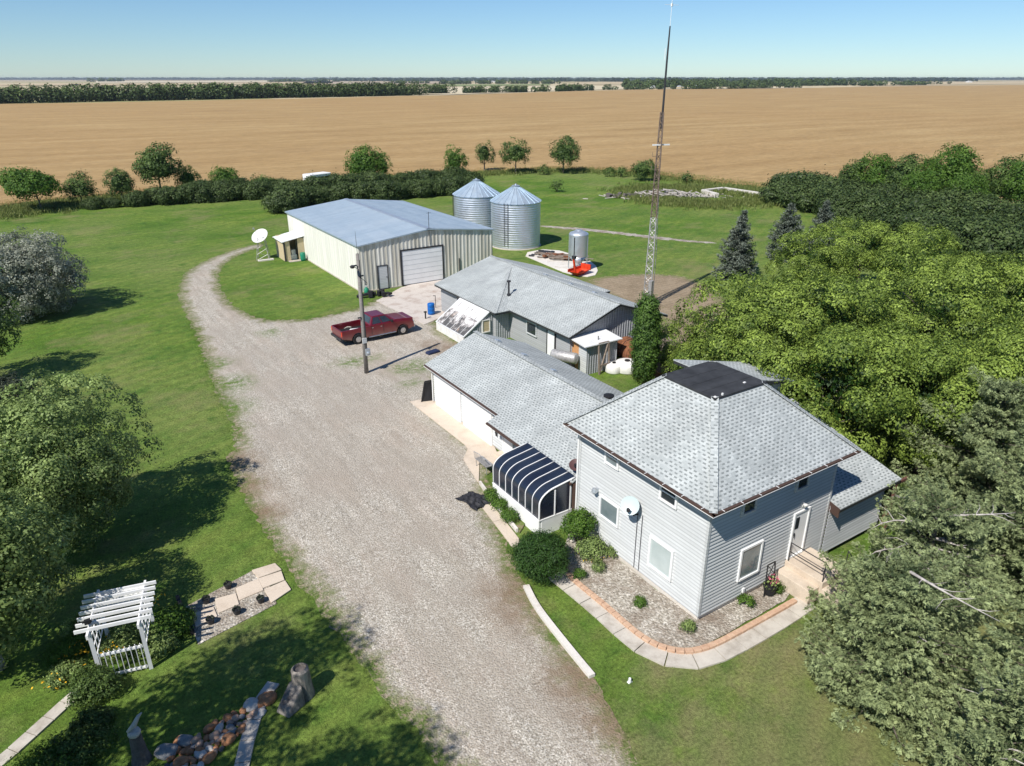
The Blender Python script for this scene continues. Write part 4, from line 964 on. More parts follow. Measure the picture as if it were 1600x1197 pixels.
dish('satellite_dish', 'pale satellite dish fixed to the grey house wall above the gravel bed', (16.45, 16.75, 0), (16.18, 16.75, 3.25), (-.75, -.5, .5), .36, 'paleglass', 'steel_dark',
     [((16.25, 16.75, 3.2), (16.35, 16.7, 2.75), .03), ((16.35, 16.7, 2.8), (16.58, 16.7, 2.75), .03), ((16.53, 16.68, 2.75), (16.54, 16.68, .3), .012), ((16.53, 16.42, 2.85), (16.54, 16.42, .3), .012)])
dish('satellite_dish', 'brown satellite dish on the roof corner above the curved sunroom', (16.75, 20.95, 2.2), (16.9, 20.98, 2.72), (-.35, -.35, .85), .30, 'dish_brown', 'dish_brown', [((16.95, 20.98, 2.35), (16.9, 20.98, 2.7), .03)])

# ================================================================ MACHINE SHED
SH = thing('machine_shed', 'large cream metal machine shed with a shallow blue-grey roof and tall white overhead door', 'shed', (23.0, 60.4, 0))
sx0, sx1, sy0, sy1, sz_ = 22.95, 37.0, 60.55, 81.6, 4.25; srx = 30.0; srz = 5.05
mb = MB(); rib_wall(mb, (sx0, sy1), (sx0, sy0), rect(sy1-sy0, .05, sz_), .6, .05); mb.build('side_wall', 'cream_wall', SH, recalc=False)
mb = MB(); L = sx1-sx0; gp = [(0, .05), (L, .05), (L, sz_), (srx-sx0, srz-.05), (0, sz_)]
rib_wall(mb, (sx0, sy0), (sx1, sy0), gp, .40, .035); rib_wall(mb, (sx1, sy0), (sx1, sy1), rect(sy1-sy0, .05, sz_), .45, .035); rib_wall(mb, (sx1, sy1), (sx0, sy1), [(0, .05), (L, .05), (L, sz_), (sx1-srx, srz-.05), (0, sz_)], .3, .035)
mb.build('end_wall', 'tan_wall', SH, recalc=False)
MB().box(sx0-.06, sx1+.06, sy0-.06, sy1+.06, -.05, .10).build('footing', 'concrete', SH)
oo = .18
def ribroof(p, q, r, s, pitch=.30, t=.035):   # p,q along eave ; s above p, r above q
    mb = MB(); p, q, r, s = map(Vector, (p, q, r, s)); n = int((q-p).length/pitch)
    for k in range(n):
        a, b = k/n, (k+1)/n; e = a+(b-a)*.16
        for (u, v, h0, h1) in ((a, a+(b-a)*.05, 0, t), (a+(b-a)*.05, a+(b-a)*.13, t, t), (a+(b-a)*.13, e+(b-a)*.02, t, 0), (e+(b-a)*.02, b, 0, 0)):
            z0, z1 = Vector((0, 0, h0)), Vector((0, 0, h1)); mb.poly([p.lerp(q, u)+z0, p.lerp(q, v)+z1, s.lerp(r, v)+z1, s.lerp(r, u)+z0])
    return mb
e0 = sz_+.06; ry0, ry1 = sy0-oo, sy1+oo
m1 = ribroof((sx0-oo, ry1, e0), (sx0-oo, ry0, e0), (srx, ry0, srz+.06), (srx, ry1, srz+.06)); m2 = ribroof((sx1+oo, ry0, e0), (sx1+oo, ry1, e0), (srx, ry1, srz+.06), (srx, ry0, srz+.06))
m1.raw(m2.v, m2.f); m1.build('roof', 'metal_roof', SH)
mb = MB(); mb.slab([(sx0-oo, ry0, e0-.012), (srx, ry0, srz+.048), (srx, ry1, srz+.048), (sx0-oo, ry1, e0-.012)], .10); mb.slab([(sx1+oo, ry0, e0-.012), (srx, ry0, srz+.048), (srx, ry1, srz+.048), (sx1+oo, ry1, e0-.012)][::-1], .10)
mb.build('eave_trim', 'galv_roof', SH)
mb = MB(); mb.slab([(srx-.28, ry0, srz+.085), (srx, ry0, srz+.125), (srx, ry1, srz+.125), (srx-.28, ry1, srz+.085)], .02); mb.slab([(srx, ry0, srz+.125), (srx+.28, ry0, srz+.085), (srx+.28, ry1, srz+.085), (srx, ry1, srz+.125)], .02); mb.build('ridge_flashing', 'galv', SH)
SW = ((sx0, sy0), (sx1, sy0))
rf_ = opening(SH, 'overhead_door', *SW, 4.15, 8.35, .1, 3.3, fw=.14, pane='white', frame='steel_dark', pane_name='door_panels', proud=.06)
mb = MB()
for k in range(1, 7): mb.box(sx0+4.17, sx0+8.33, sy0-.06, sy0-.035, .1+k*.457-.02, .1+k*.457+.02)
for k in range(1, 7): mb.box(sx0+4.15+k*.6-.012, sx0+4.15+k*.6+.012, sy0-.05, sy0-.035, .12, 3.28)
mb.build('panel_joints', 'siding', rf_)
d_ = opening(SH, 'door', *SW, 1.72, 2.6, .1, 2.2, fw=.07, pane='siding', frame='steel_dark', pane_name='door_leaf')
MB().box(sx0+2.48, sx0+2.54, sy0-.1, sy0-.03, 1.1, 1.18).build('handle', 'steel_dark', d_)
mb = MB(); mb.tube([(srx, sy0-.1, srz+.1), (srx, sy0-.12, srz+1.6)], .025, 6); mb.tube([(srx-.25, sy0-.12, srz+1.5), (srx+.25, sy0-.12, srz+1.5)], .012, 5); mb.tube([(srx, sy0-.06, srz), (srx+.05, sy0-.1, 3.6)], .02, 6); mb.tube([(srx-.7, sy0-.15, srz-.1), (srx+.7, sy0-.15, srz-.12)], .02, 5)
mb.tube([(sx0+10.2, sy0-.08, .1), (sx0+10.2, sy0-.08, 1.9)], .04, 6)
mb.build('yard_light_mast', 'steel_dark', SH)
for k in range(9):  # peeling patches low on the sunny wall
    pass
# lean-to on the shed wall
LT = thing('lean_to', 'small white-roofed plank lean-to against the long white shed wall', 'lean-to', (21.9, 77.6, 0))
mb = MB(); mb.slab([(20.5, 76.2, 2.12), (22.9, 76.2, 2.55), (22.9, 79.6, 2.55), (20.5, 79.6, 2.12)], .07); mb.build('roof', 'white_metal', LT)
mb = MB(); mb.box(20.7, 20.78, 76.4, 79.4, 0, 2.05); mb.box(20.75, 21.35, 76.36, 76.42, 0, 2.1); mb.box(22.2, 22.88, 76.36, 76.42, 0, 2.3); mb.box(20.78, 22.88, 79.34, 79.4, 0, 2.3); mb.build('wall', 'tanboard', LT)
MB().box(20.68, 20.84, 76.3, 76.46, 0, 2.08).build('post', 'steel_dark', LT)
mb = MB(); mb.box(21.4, 22.1, 76.7, 77.4, 0, .55); mb.obox((21.75, 77.0, .8), (.5, .4, .5), .3); mb.build('stored_box', 'whitewash', LT)
structure('lean_to_slab', MB().box(21.0, 22.8, 75.7, 76.3, 0, .06), M['concrete'])
t = thing('barrel', 'dark green plastic drum beside the white lean-to door', 'barrel', (22.45, 75.75, 0)); MB().lathe([(.26, .0), (.29, .2), (.29, .7), (.25, .85), (.1, .88)], (22.45, 75.75, 0), 18).build('drum', 'green_plastic', t, smooth=True); MB().lathe([(.26, 0), (.26, .03)], (22.45, 75.75, .84), 18).build('lid', 'green_plastic', t)
# big old dish on a lattice stand
BD = thing('satellite_dish', 'big white mesh satellite dish tilted on an open lattice stand by the lean-to', 'satellite dish', (19.1, 78.9, 0))
c0 = Vector((19.1, 78.9, 2.35)); ax = Vector((-.52, -.42, .74)).normalized(); m_ = Matrix.Translation(c0) @ ax.to_track_quat('Z', 'Y').to_matrix().to_4x4()
d1 = MB().lathe([(.92*k/8, (k/8)**2*.28) for k in range(9)], n=32, caps=False); d1.move(m_); d1.build('dish_face', 'dish_white', BD, smooth=True)
mb = MB()
for k in range(4):
    a_ = k*math.pi/2+.4; p = Vector((19.1+math.cos(a_)*.9, 78.9+math.sin(a_)*.9, 0)); q = Vector((19.1+math.cos(a_)*.45, 78.9+math.sin(a_)*.45, 2.4)); mb.tube([p, q], .03, 6)
    a2 = a_+math.pi/2
    for j in range(4):
        f0, f1 = j/4, (j+1)/4; r0, r1 = .9-.45*f0, .9-.45*f1
        mb.tube([(19.1+math.cos(a_)*r0, 78.9+math.sin(a_)*r0, 2.4*f0), (19.1+math.cos(a2)*r1, 78.9+math.sin(a2)*r1, 2.4*f1)], .018, 5)
mb.tube([c0, c0+ax*1.5], .02, 5); mb.obox(c0+ax*1.5, (.15, .15, .15)); mb.build('lattice_stand', 'mast', BD)
for q in ((-1, -.3), (-.2, -1.0), (.8, .5)): pass
MB().box(18.3, 19.9, 77.8, 78.2, 0, .12).build('footing', 'white_concrete', BD)

# ================================================================ WORKSHOP (low L-shaped building behind)
WS = thing('workshop', 'low grey workshop with a shingled hip-and-gable roof and lean-on greenhouse', 'workshop', (27.6, 35.4, 0))
rz_, rx_ = 4.0, 31.5; pk = (rx_, 48.6, rz_); zA = 2.35
roof(WS, [[(26.0, 51.9, zA), (26.0, 42.3, zA), pk, (rx_, 51.9, rz_)], [(26.0, 42.3, zA), (36.9, 42.3, zA), pk], [(36.9, 42.3, zA), (36.9, 51.9, zA), (rx_, 51.9, rz_), pk],
          [(27.2, 43.0, 2.42), (27.2, 35.0, 2.42), (rx_, 35.0, rz_), (rx_, 48.5, rz_), ], [(36.1, 35.0, 2.42), (36.1, 43.0, 2.42), (rx_, 48.5, rz_), (rx_, 35.0, rz_)]], 'roof')
mb = MB()
for k in range(48): mb.beam((rx_, 35.05+k*.35, rz_+.016), (rx_, 35.42+k*.35, rz_+.026), .26, .02)
hp = [Vector((26.0, 42.3, zA)).lerp(Vector(pk), k/28) for k in range(29)]
for k in range(28): mb.beam(hp[k]+Vector((0, 0, .012)), hp[k+1]+Vector((0, 0, .024)), .26, .02)
mb.build('ridge_caps', 'shingle', WS)
mb = MB()
rib_wall(mb, (26.4, 42.85), (27.6, 42.85), rect(1.2, 0, 2.3), .2, .03); rib_wall(mb, (27.6, 42.85), (30.5, 42.85), rect(2.9, 0, 2.3), .2, .03); rib_wall(mb, (27.65, 35.45), (35.6, 35.45), [(0, 0), (7.95, 0), (7.95, 2.45), (rx_-27.65, 3.8), (0, 2.45)], .22, .035)
rib_wall(mb, (35.6, 35.45), (35.6, 42.85), rect(7.4, 0, 2.4), .2, .03)
mb.build('ribbed_wall', 'siding_dark', WS, recalc=False)
mb = MB(); mb.box(26.4, 26.5, 42.86, 51.5, 0, 2.34); mb.box(27.65, 27.75, 35.46, 42.84, 0, 2.38); mb.box(26.5, 36.5, 51.4, 51.5, 0, 2.3); mb.poly([(26.4, 51.51, 2.3), (36.6, 51.51, 2.3), (rx_, 51.51, 3.85)]); mb.build('wall', 'siding_mid', WS)
opening(WS, 'window', (27.65, 42.85), (27.65, 35.45), 2.4, 3.5, 1.15, 1.95, pane='glass', frame='siding')
opening(WS, 'door', (27.65, 42.85), (27.65, 35.45), 4.9, 5.75, .1, 2.1, pane='white', frame='steel_dark', pane_name='door_leaf', fw=.07)
opening(WS, 'window', (26.4, 42.85), (30.5, 42.85), 1.75, 2.55, 1.25, 1.85, pane='glass', mull=1, fw=.06)
opening(WS, 'window', (26.4, 51.5), (26.4, 42.85), 2.85, 3.7, .8, 2.0, pane='glass', frame='siding')
mb = MB(); mb.lathe([(.16, 0), (.14, .1), (.07, .12), (.07, 1.0), (.16, 1.02), (.16, 1.12), (.03, 1.16)], (28.35, 44.1, 2.9), 12); mb.build('flue', 'steel_dark', WS)
for y in (38.2, 41.0, 44.2): MB().obox((rx_+.35, y, rz_-.05), (.3, .3, .12), 0, 0, .35).build('roof_vent', 'galv', WS, bevel=.02)
# greenhouse bay
gh = MB(); gh.slab([(23.85, 43.15, .66), (26.0, 43.15, 2.18), (26.0, 47.45, 2.18), (23.85, 47.45, .66)][::-1], .03); ghp = gh.build('greenhouse_glazing', 'poly', WS)
mb = MB()
for y in (43.15, 47.45): mb.beam((23.80, y, .66), (26.02, y, 2.21), .09, .07)
mb.beam((23.82, 43.1, .68), (23.82, 47.5, .68), .09, .05); mb.beam((26.0, 43.1, 2.2), (26.0, 47.5, 2.2), .08, .06)
for k in range(1, 6): mb.beam((23.85, 43.15+k*.717, .68), (26.0, 43.15+k*.717, 2.2), .03, .02)
for k in range(7): mb.obox((25.55, 43.5+k*.6, 1.895), (.75+.35*random.random(), .45, .012), 0, 0, -.615)
mb.build('glazing_bars', 'white_metal', ghp)
MB().box(23.80, 23.92, 43.15, 47.45, 0, .64).build('greenhouse_knee_wall', 'whitewash', WS)
mb = MB(); rib_wall(mb, (23.9, 43.2), (26.4, 43.2), [(0, 0), (2.5, 0), (2.5, 2.25), (2.1, 2.15), (0, .66)], .2, .025); mb.build('greenhouse_end', 'siding_dark', WS, recalc=False)
opening(WS, 'window', (23.9, 43.2), (26.4, 43.2), 1.55, 2.1, .75, 1.6, pane='tanboard', frame='whitewash', fw=.07)

# small pump shed
PS = thing('pump_shed', 'small grey pump shed with a bright white sheet-metal roof and orange plywood side', 'shed', (28.0, 33.9, 0))
mb = ribroof((27.45, 35.75, 2.28), (27.45, 33.6, 2.1), (30.6, 33.6, 2.1), (30.6, 35.75, 2.28), .22, .010); mb.slab([(27.45, 35.75, 2.27), (30.6, 35.75, 2.27), (30.6, 33.6, 2.09), (27.45, 33.6, 2.09)][::-1], .05); mb.build('roof', 'white_metal', PS)
mb = MB(); rib_wall(mb, (27.8, 33.85), (30.35, 33.85), rect(2.55, 0, 2.05), .2, .03); mb.build('ribbed_wall', 'siding_dark', PS, recalc=False)
mb = MB(); mb.box(27.8, 27.88, 33.86, 34.7, 0, 2.05); mb.box(30.27, 30.35, 33.86, 35.4, 0, 2.1); mb.build('wall', 'siding', PS)
MB().box(27.8, 27.88, 34.705, 35.4, 0, 2.12).build('plywood_side', 'plywood', PS)
mb = MB(); mb.tube([(29.0, 34.2, 2.1), (29.0, 34.2, 2.4)], .03, 6); mb.build('vent_pipe', 'steel_dark', PS)

# ================================================================ GRAIN BINS
def grain_bin(label, loc, r, h, hr, ladder_a):
    t = thing('grain_bin', label, 'grain bin', loc, 0, 'round steel grain bins beside the machine shed')
    n = int(h/.25); prof = []
    for k in range(n):
        z = k*h/n; prof += [(r, z+.05), (r+.012, z+h/n*.2+.05), (r+.045, z+h/n*.5+.05), (r+.012, z+h/n*.8+.05)]
    prof.append((r, h+.05)); LB().lathe(prof, n=64, caps=False).build('wall', 'galv', t, smooth=True)
    LB().lathe([(r+.15, -.03), (r+.15, .06)], n=48).build('footing', 'concrete', t)
    mb = LB(); N = 24; za, zb = h+.02, h+.05+hr
    for k in range(N):
        a0, a1 = 2*math.pi*k/N, 2*math.pi*(k+1)/N; ro, ri = r+.14, .38
        P = lambda rr, a, z: (rr*math.cos(a), rr*math.sin(a), z)
        mb.poly([P(ro, a0, za), P(ro, a1, za), P(ri, a1, zb), P(ri, a0, zb)]); mb.beam(P(ro, a0, za+.02), P(ri, a0, zb+.02), .05, .06)
    rf = mb.build('roof', 'galv_roof', t, recalc=True)
    LB().lathe([(.40, zb-.02), (.40, zb+.10), (.48, zb+.11), (.10, zb+.22), (.10, zb+.30), (.01, zb+.31)], n=20).build('lid', 'galv', rf)
    mb = LB(); a = ladder_a
    for s_ in (-.22, .22):
        mb.tube([((r+.14)*math.cos(a)-s_*math.sin(a), (r+.14)*math.sin(a)+s_*math.cos(a), .4), ((r+.14)*math.cos(a)-s_*math.sin(a), (r+.14)*math.sin(a)+s_*math.cos(a), h+.1)], .028, 5)
    for k in range(int(h/.32)): mb.tube([((r+.14)*math.cos(a)+.22*math.sin(a), (r+.14)*math.sin(a)-.22*math.cos(a), .5+k*.32), ((r+.14)*math.cos(a)-.22*math.sin(a), (r+.14)*math.sin(a)+.22*math.cos(a), .5+k*.32)], .016, 4)
    mb.build('ladder', 'steel_dark', t); return t
grain_bin('nearer of the two round corrugated grain bins, with a grey conical roof', (45.9, 69.9, 0), 2.83, 5.1, 1.55, math.radians(215))
grain_bin('farther grain bin, half hidden behind the nearer one, ladder on its left side', (45.2, 77.6, 0), 2.83, 4.95, 1.55, math.radians(165))

HB = thing('hopper_bin', 'small galvanised hopper bin on legs beside the timber pile', 'feed bin', (44.6, 56.4, 0)); HB.scale = (.95, .95, .80)
prof = []
for k in range(14): prof += [(1.02, 1.9+k*.2), (1.04, 2.0+k*.2)]
prof += [(1.02, 4.65), (.95, 4.78), (.5, 5.0), (.34, 5.04), (.32, 5.14), (.02, 5.16)]
LB().lathe(prof, n=36, caps=False).build('wall', 'galv', HB, smooth=True)
LB().lathe([(1.02, 1.9), (.22, .75), (.2, .62)], n=32).build('cone', 'galv', HB, smooth=True)
for k in range(4):
    a = k*math.pi/2+.5; LB().beam((1.06*math.cos(a), 1.06*math.sin(a), 0), (1.06*math.cos(a), 1.06*math.sin(a), 4.4), .07).build('leg', 'galv' if k % 2 else 'steel_dark', HB)
mb = LB(); a = .9
for s_ in (-.18, .18): mb.tube([(1.2*math.cos(a)-s_*math.sin(a), 1.2*math.sin(a)+s_*math.cos(a), .3), (1.2*math.cos(a)-s_*math.sin(a), 1.2*math.sin(a)+s_*math.cos(a), 4.7)], .022, 5)
for k in range(14): mb.tube([(1.2*math.cos(a)+.18*math.sin(a), 1.2*math.sin(a)-.18*math.cos(a), .5+k*.3), (1.2*math.cos(a)-.18*math.sin(a), 1.2*math.sin(a)+.18*math.cos(a), .5+k*.3)], .013, 4)
mb.build('ladder', 'steel_dark', HB)
AU = thing('auger_hopper', 'bright orange-red auger hopper under the small hopper bin', 'auger', (*(43.51,54.72), 0), R(15))
mb = LB(); mb.raw([(-1.1,-.6,.5),(1.1,-.6,.5),(1.1,.6,.5),(-1.1,.6,.5),(-.5,-.2,.05),(.5,-.2,.05),(.5,.2,.05),(-.5,.2,.05)], [(0,4,5,1),(1,5,6,2),(2,6,7,3),(3,7,4,0),(4,7,6,5)]); mb.box(1.02,1.12,-.6,.6,.4,.95); mb.box(-1.1,1.1,.56,.62,.4,.7); mb.build('hopper', 'orange', AU)
mb = LB(); mb.tube([(-.6, 0, .15), (-.9, .1, 1.9)], .11, 10); mb.build('auger_tube', 'orange', AU); LB().box(-1.05, -.75, -.15, .2, 1.8, 2.1).build('motor', 'steel_dark', AU)
TP = thing('timber_pile', 'heap of old grey planks and scrap on the concrete slab by the bins', 'timber pile', (*(46.29,61.08), 0), R(-60))
mb = LB()
for k in range(34): mb.obox((random.uniform(-1.3, 1.3), random.uniform(-.8, .8), .10+random.uniform(0, .35)), (random.uniform(2.2, 4.6), random.uniform(.1, .22), .07), random.gauss(.15, .14), 0, random.gauss(0, .04))
mb.build('planks', 'oldwood', TP)
mb = LB()
for k in range(7): mb.obox((random.uniform(-2, 2), random.uniform(-.9, .9), .35), (random.uniform(.3, .7), random.uniform(.3, .5), random.uniform(.15, .4)), random.uniform(0, 3))
mb.build('scrap', 'rust', TP)
for (px, py, lb) in ((836,395,'a'), (842,403,'b'), (858,412,'c')): pass
t = thing('scrap_heap', 'dark broken scrap lying at the near corner of the bin slab', 'scrap', (*(45.48,64.16), 0)); mb = LB()
for k in range(18): mb.obox((random.gauss(0, .9), random.gauss(0, .5), .1+random.random()*.15), (random.uniform(.2, .7), random.uniform(.1, .4), random.uniform(.08, .3)), random.uniform(0, 3), random.uniform(-.3, .3))
mb.build('pieces', 'steel_dark', t)

# ================================================================ PICKUP
TK = thing('pickup_truck', 'dusty maroon crew-cab pickup truck parked on the gravel by the pole', 'pickup truck', (19.15, 48.62, 0), R(2.6))
def arch_side(y0, y1):
    pr = [(-2.95, .62), (-2.95, 1.22), (-.65, 1.26), (1.35, 1.24), (2.55, 1.12), (2.86, .98), (2.92, .55)]
    for cx in (1.93, -1.72):
        pr += [(cx+.50*math.cos(t), .40+.50*math.sin(t)) for t in [math.pi*i/10 for i in range(11)]]
    return LB().side_prism(pr, y0, y1)
mb = LB()
for s_ in (-1, 1):
    t0 = arch_side(s_*.98, s_*.86); mb.raw(t0.v, t0.f)
mb.box(-.68, 2.86, -.87, .87, .52, 1.235); mb.box(-2.92, -.6, -.87, .87, .58, .78); mb.box(-2.97, -2.87, -.93, .93, .62, 1.20); mb.box(-.72, -.62, -.87, .87, .6, 1.27)
hd = [(1.28, 1.22), (1.35, 1.33), (2.3, 1.27), (2.78, 1.14), (2.93, .95), (2.93, .7)]; t0 = LB().side_prism(hd, -.84, .84); mb.raw(t0.v, t0.f)
body = mb.build('body', 'car', TK, bevel=.035)
# cab: tapered glasshouse
bz, tz = 1.25, 1.84
bot = [(-.68, -.92), (1.36, -.92), (1.36, .92), (-.68, .92)]; top = [(-.42, -.72), (.62, -.70), (.62, .70), (-.42, .72)]
mb = LB(); mb.raw([(x, y, bz) for x, y in bot]+[(x, y, tz) for x, y in top], [(0,1,5,4),(1,2,6,5),(2,3,7,6),(3,0,4,7),(4,5,6,7)]); mb.build('cab', 'car', TK, bevel=.05)
def panel(u0, u1, w0, w1, A, B, Cq, D, off):   # patch on a quad A(b-left) B(b-right) C(t-right) D(t-left)
    A, B, Cq, D = map(Vector, (A, B, Cq, D)); f = lambda u, w: A.lerp(B, u).lerp(D.lerp(Cq, u), w); n = (B-A).cross(D-A).normalized()*off
    return [tuple(f(u, w)+n) for u, w in ((u0, w0), (u1, w0), (u1, w1), (u0, w1))]
b3 = [(x, y, bz) for x, y in bot]; t3 = [(x, y, tz) for x, y in top]
for nm, q in (('windscreen', panel(.06, .94, .10, .90, b3[1], b3[2], t3[2], t3[1], .008)), ('rear_window', panel(.12, .88, .12, .85, b3[3], b3[0], t3[0], t3[3], .008)),
              ('side_window', panel(.07, .44, .10, .86, b3[0], b3[1], t3[1], t3[0], .008)), ('side_window', panel(.49, .88, .10, .86, b3[0], b3[1], t3[1], t3[0], .008)),
              ('side_window', panel(.12, .51, .10, .86, b3[2], b3[3], t3[3], t3[2], .008)), ('side_window', panel(.56, .93, .10, .86, b3[2], b3[3], t3[3], t3[2], .008))):
    mb = LB(); v = [Vector(p) for p in q]; n = (v[1]-v[0]).cross(v[3]-v[0]).normalized()*.01; mb.raw([*v, *[p-n*2 for p in v]], [(0,1,2,3),(7,6,5,4),(0,4,5,1),(1,5,6,2),(2,6,7,3),(3,7,4,0)]); mb.build(nm, 'glass', TK)
for (x, s_) in ((1.93, -1), (1.93, 1), (-1.72, -1), (-1.72, 1)):
    w = LB(); prof = [(.20, -.13), (.38, -.13), (.405, -.10), (.405, .10), (.38, .13), (.20, .13)]; d1 = LB().lathe(prof, n=28, caps=True); d1.move(Matrix.Translation((x, s_*.86, .40)) @ Matrix.Rotation(math.pi/2, 4, 'X')); w.raw(d1.v, d1.f); wh = w.build('wheel', 'rubber', TK, smooth=False)
    d2 = LB().lathe([(.23, -.02), (.235, .0), (.20, .02), (.05, .035)], n=20); 
    for k in range(6):
        a = k*math.pi/3; d2.beam((.04*math.cos(a), .04*math.sin(a), .03), (.21*math.cos(a), .21*math.sin(a), .025), .06, .02)
    d2.move(Matrix.Translation((x, s_*.975, .40)) @ Matrix.Rotation(math.pi/2 if s_ < 0 else -math.pi/2, 4, 'X')); d2.build('rim', 'chrome', wh)
LB().box(-3.08, -2.96, -.92, .92, .48, .66).build('rear_bumper', 'steel_dark', TK, bevel=.02); LB().box(2.88, 3.02, -.90, .90, .46, .68).build('front_bumper', 'chrome', TK, bevel=.03)
LB().box(2.90, 2.95, -.55, .55, .74, .96).build('grille', 'steel_dark', TK, bevel=.01)
for s_ in (-1, 1):
    LB().box(2.80, 2.95, s_*.58-.0 if s_ > 0 else -.86, .86 if s_ > 0 else -.58, .76, .98).build('headlight', 'paleglass', TK, bevel=.02)
    LB().box(-2.985, -2.90, .84 if s_ > 0 else -.96, .96 if s_ > 0 else -.84, .82, 1.15).build('tail_light', 'orange', TK, bevel=.01)
    LB().obox((.98, s_*1.10, 1.36), (.14, .24, .18), 0).build('mirror', 'black', TK, bevel=.03)
    LB().tube([(-.9, s_*1.0, .42), (1.3, s_*1.0, .42)], .045, 8).build('side_step', 'chrome', TK)
LB().box(-2.86, -.74, -.84, .84, .785, .80).build('bed_liner', 'black', TK); LB().box(-2.6, 2.6, -.7, .7, .3, .56).build('chassis', 'black', TK)
for x in (.34, -.62): LB().box(x-.012, x+.012, -.992, -.975, .58, 1.22).build('door_gap', 'black', TK)
for x in (.20, -.50): LB().box(x-.1, x+.02, -1.0, -.975, 1.05, 1.09).build('door_handle', 'chrome', TK)
t = thing('sack', 'crumpled white sack lying in the pickup bed', 'sack', (17.6, 48.4, .81)); LB().raw([(-.55,-.2,0),(.5,-.25,0),(.6,.2,0),(-.45,.3,0),(-.4,-.1,.16),(.3,-.12,.22),(.45,.1,.12),(-.3,.2,.18)], [(0,3,2,1),(4,5,6,7),(0,1,5,4),(1,2,6,5),(2,3,7,6),(3,0,4,7)]).build('sack_cloth', 'whitewash', t, bevel=.05)

# ================================================================ UTILITY POLE
UP = thing('utility_pole', 'leaning grey wooden yard pole with a meter box, in front of the pickup', 'utility pole', (*(15.80,42.07), 0))
LB().tube([(0, 0, 0), (.02, -.01, 3), (.05, -.02, 8.0)], [.15, .13, .10], 12).build('pole_shaft', 'pole', UP, smooth=True)
LB().tube([(.05, -.08, 7.4), (.02, -.05, 9.4)], [.02, .008], 6).build('antenna', 'steel_dark', UP)
mb = LB(); mb.box(-.02, .28, -.28, -.10, 1.3, 1.75); mb.lathe([(.11, 0), (.11, .1), (.02, .12)], (.13, -.3, 1.45), 12); mb.build('meter_box', 'galv', UP, bevel=.01)
LB().tube([(.12, -.12, 1.7), (.12, -.12, 4.2), (.13, -.1, 7.6)], .025, 6).build('conduit', 'steel_dark', UP)
LB().box(-.14, .14, -.18, -.10, 2.15, 2.5).build('breaker_box', 'siding', UP)
for z, s_ in ((7.3, -1), (6.6, 1), (3.9, -1)):
    LB().obox((s_*.2, -.1, z), (.22, .08, .08)).build('insulator', 'steel_dark', UP)
mb = LB(); mb.tube([(.05, -.1, 7.0), (-.4, -.3, 7.35)], .02, 6); mb.lathe([(.05, .06), (.16, 0), (.13, -.12), (.02, -.16)], (-.45, -.32, 7.35), 12); mb.build('yard_lamp', 'steel_dark', UP)
mb = LB(); mb.tube([(.02, -.1, 6.6), (.42, -.35, 6.15), (.3, -.3, 5.9)], .02, 6); mb.build('bracket', 'steel_dark', UP)

# ================================================================ RADIO TOWER
RT_ = thing('radio_tower', 'tall guyless lattice radio tower with a long whip mast, part rusty part galvanised', 'lattice tower', (*(42.01,43.24), 0), .3)
H0 = 15.6
def leg_xy(k, z): r_ = .42-.27*z/H0; a = k*2.0944; return (r_*math.cos(a), r_*math.sin(a))
for k in range(3):
    LB().tube([(*leg_xy(k, 0), 0), (*leg_xy(k, 7.5), 7.5)], .055, 6).build('leg', 'mast', RT_)
    LB().tube([(*leg_xy(k, 7.5), 7.5), (*leg_xy(k, H0), H0)], .06, 6).build('leg', 'mast_rust', RT_)
for z0, z1, mt in ((0, 7.5, 'mast'), (7.5, H0, 'mast_rust')):
    mb = LB(); n = int((z1-z0)/.5)
    for j in range(n):
        a, b = z0+j*(z1-z0)/n, z0+(j+1)*(z1-z0)/n
        for k in range(3):
            k2 = (k+1) % 3; p, q = (k, k2) if j % 2 else (k2, k)
            mb.tube([(*leg_xy(p, a), a), (*leg_xy(q, b), b)], .028, 4, False); mb.tube([(*leg_xy(k, b), b), (*leg_xy(k2, b), b)], .014, 4, False)
    mb.build('bracing', mt, RT_)
LB().tube([(0, 0, H0-1.2), (.05, 0, 19.5), (.12, .0, 21.6)], [.09, .075, .05], 8).build('mast', 'steel_dark', RT_)
mb = LB(); mb.tube([(.12, 0, 21.5), (.16, 0, 25.2)], .02, 6); mb.tube([(-.35, .3, 23.0), (.65, -.3, 23.0)], .012, 5); mb.box(.08, .2, -.06, .06, 22.9, 23.1); mb.tube([(-.1, .12, 19.3), (-.1, .12, 20.1)], .03, 6); mb.tube([(.05, 0, 19.6), (-.1, .12, 19.7)], .015, 5); mb.build('whip_antenna', 'white_metal', RT_)
mb = LB(); mb.beam((-.55, .35, 13.2), (.7, -.45, 13.2), .1); mb.build('crossarm', 'white_metal', RT_)
mb = LB(); mb.tube([(.6, -.1, 0), (.6, -.1, 4.2), (.3, -.05, 9.5)], .03, 5); mb.box(-.7, -.35, -.6, -.3, 0, 2.4); mb.build('cable_conduit', 'mast', RT_)
for k, z in enumerate((9.0, 10.2, 11.3, 12.3)): LB().tube([(.0, 0, z), (-.55, .3, z+.05), (-.55, .3, z+.35)], .02, 5).build('side_bracket', 'mast_rust', RT_)
LB().prism([(-.8, -.8), (.8, -.8), (.8, .8), (-.8, .8)], 0, .12).build('footing', 'concrete', RT_)

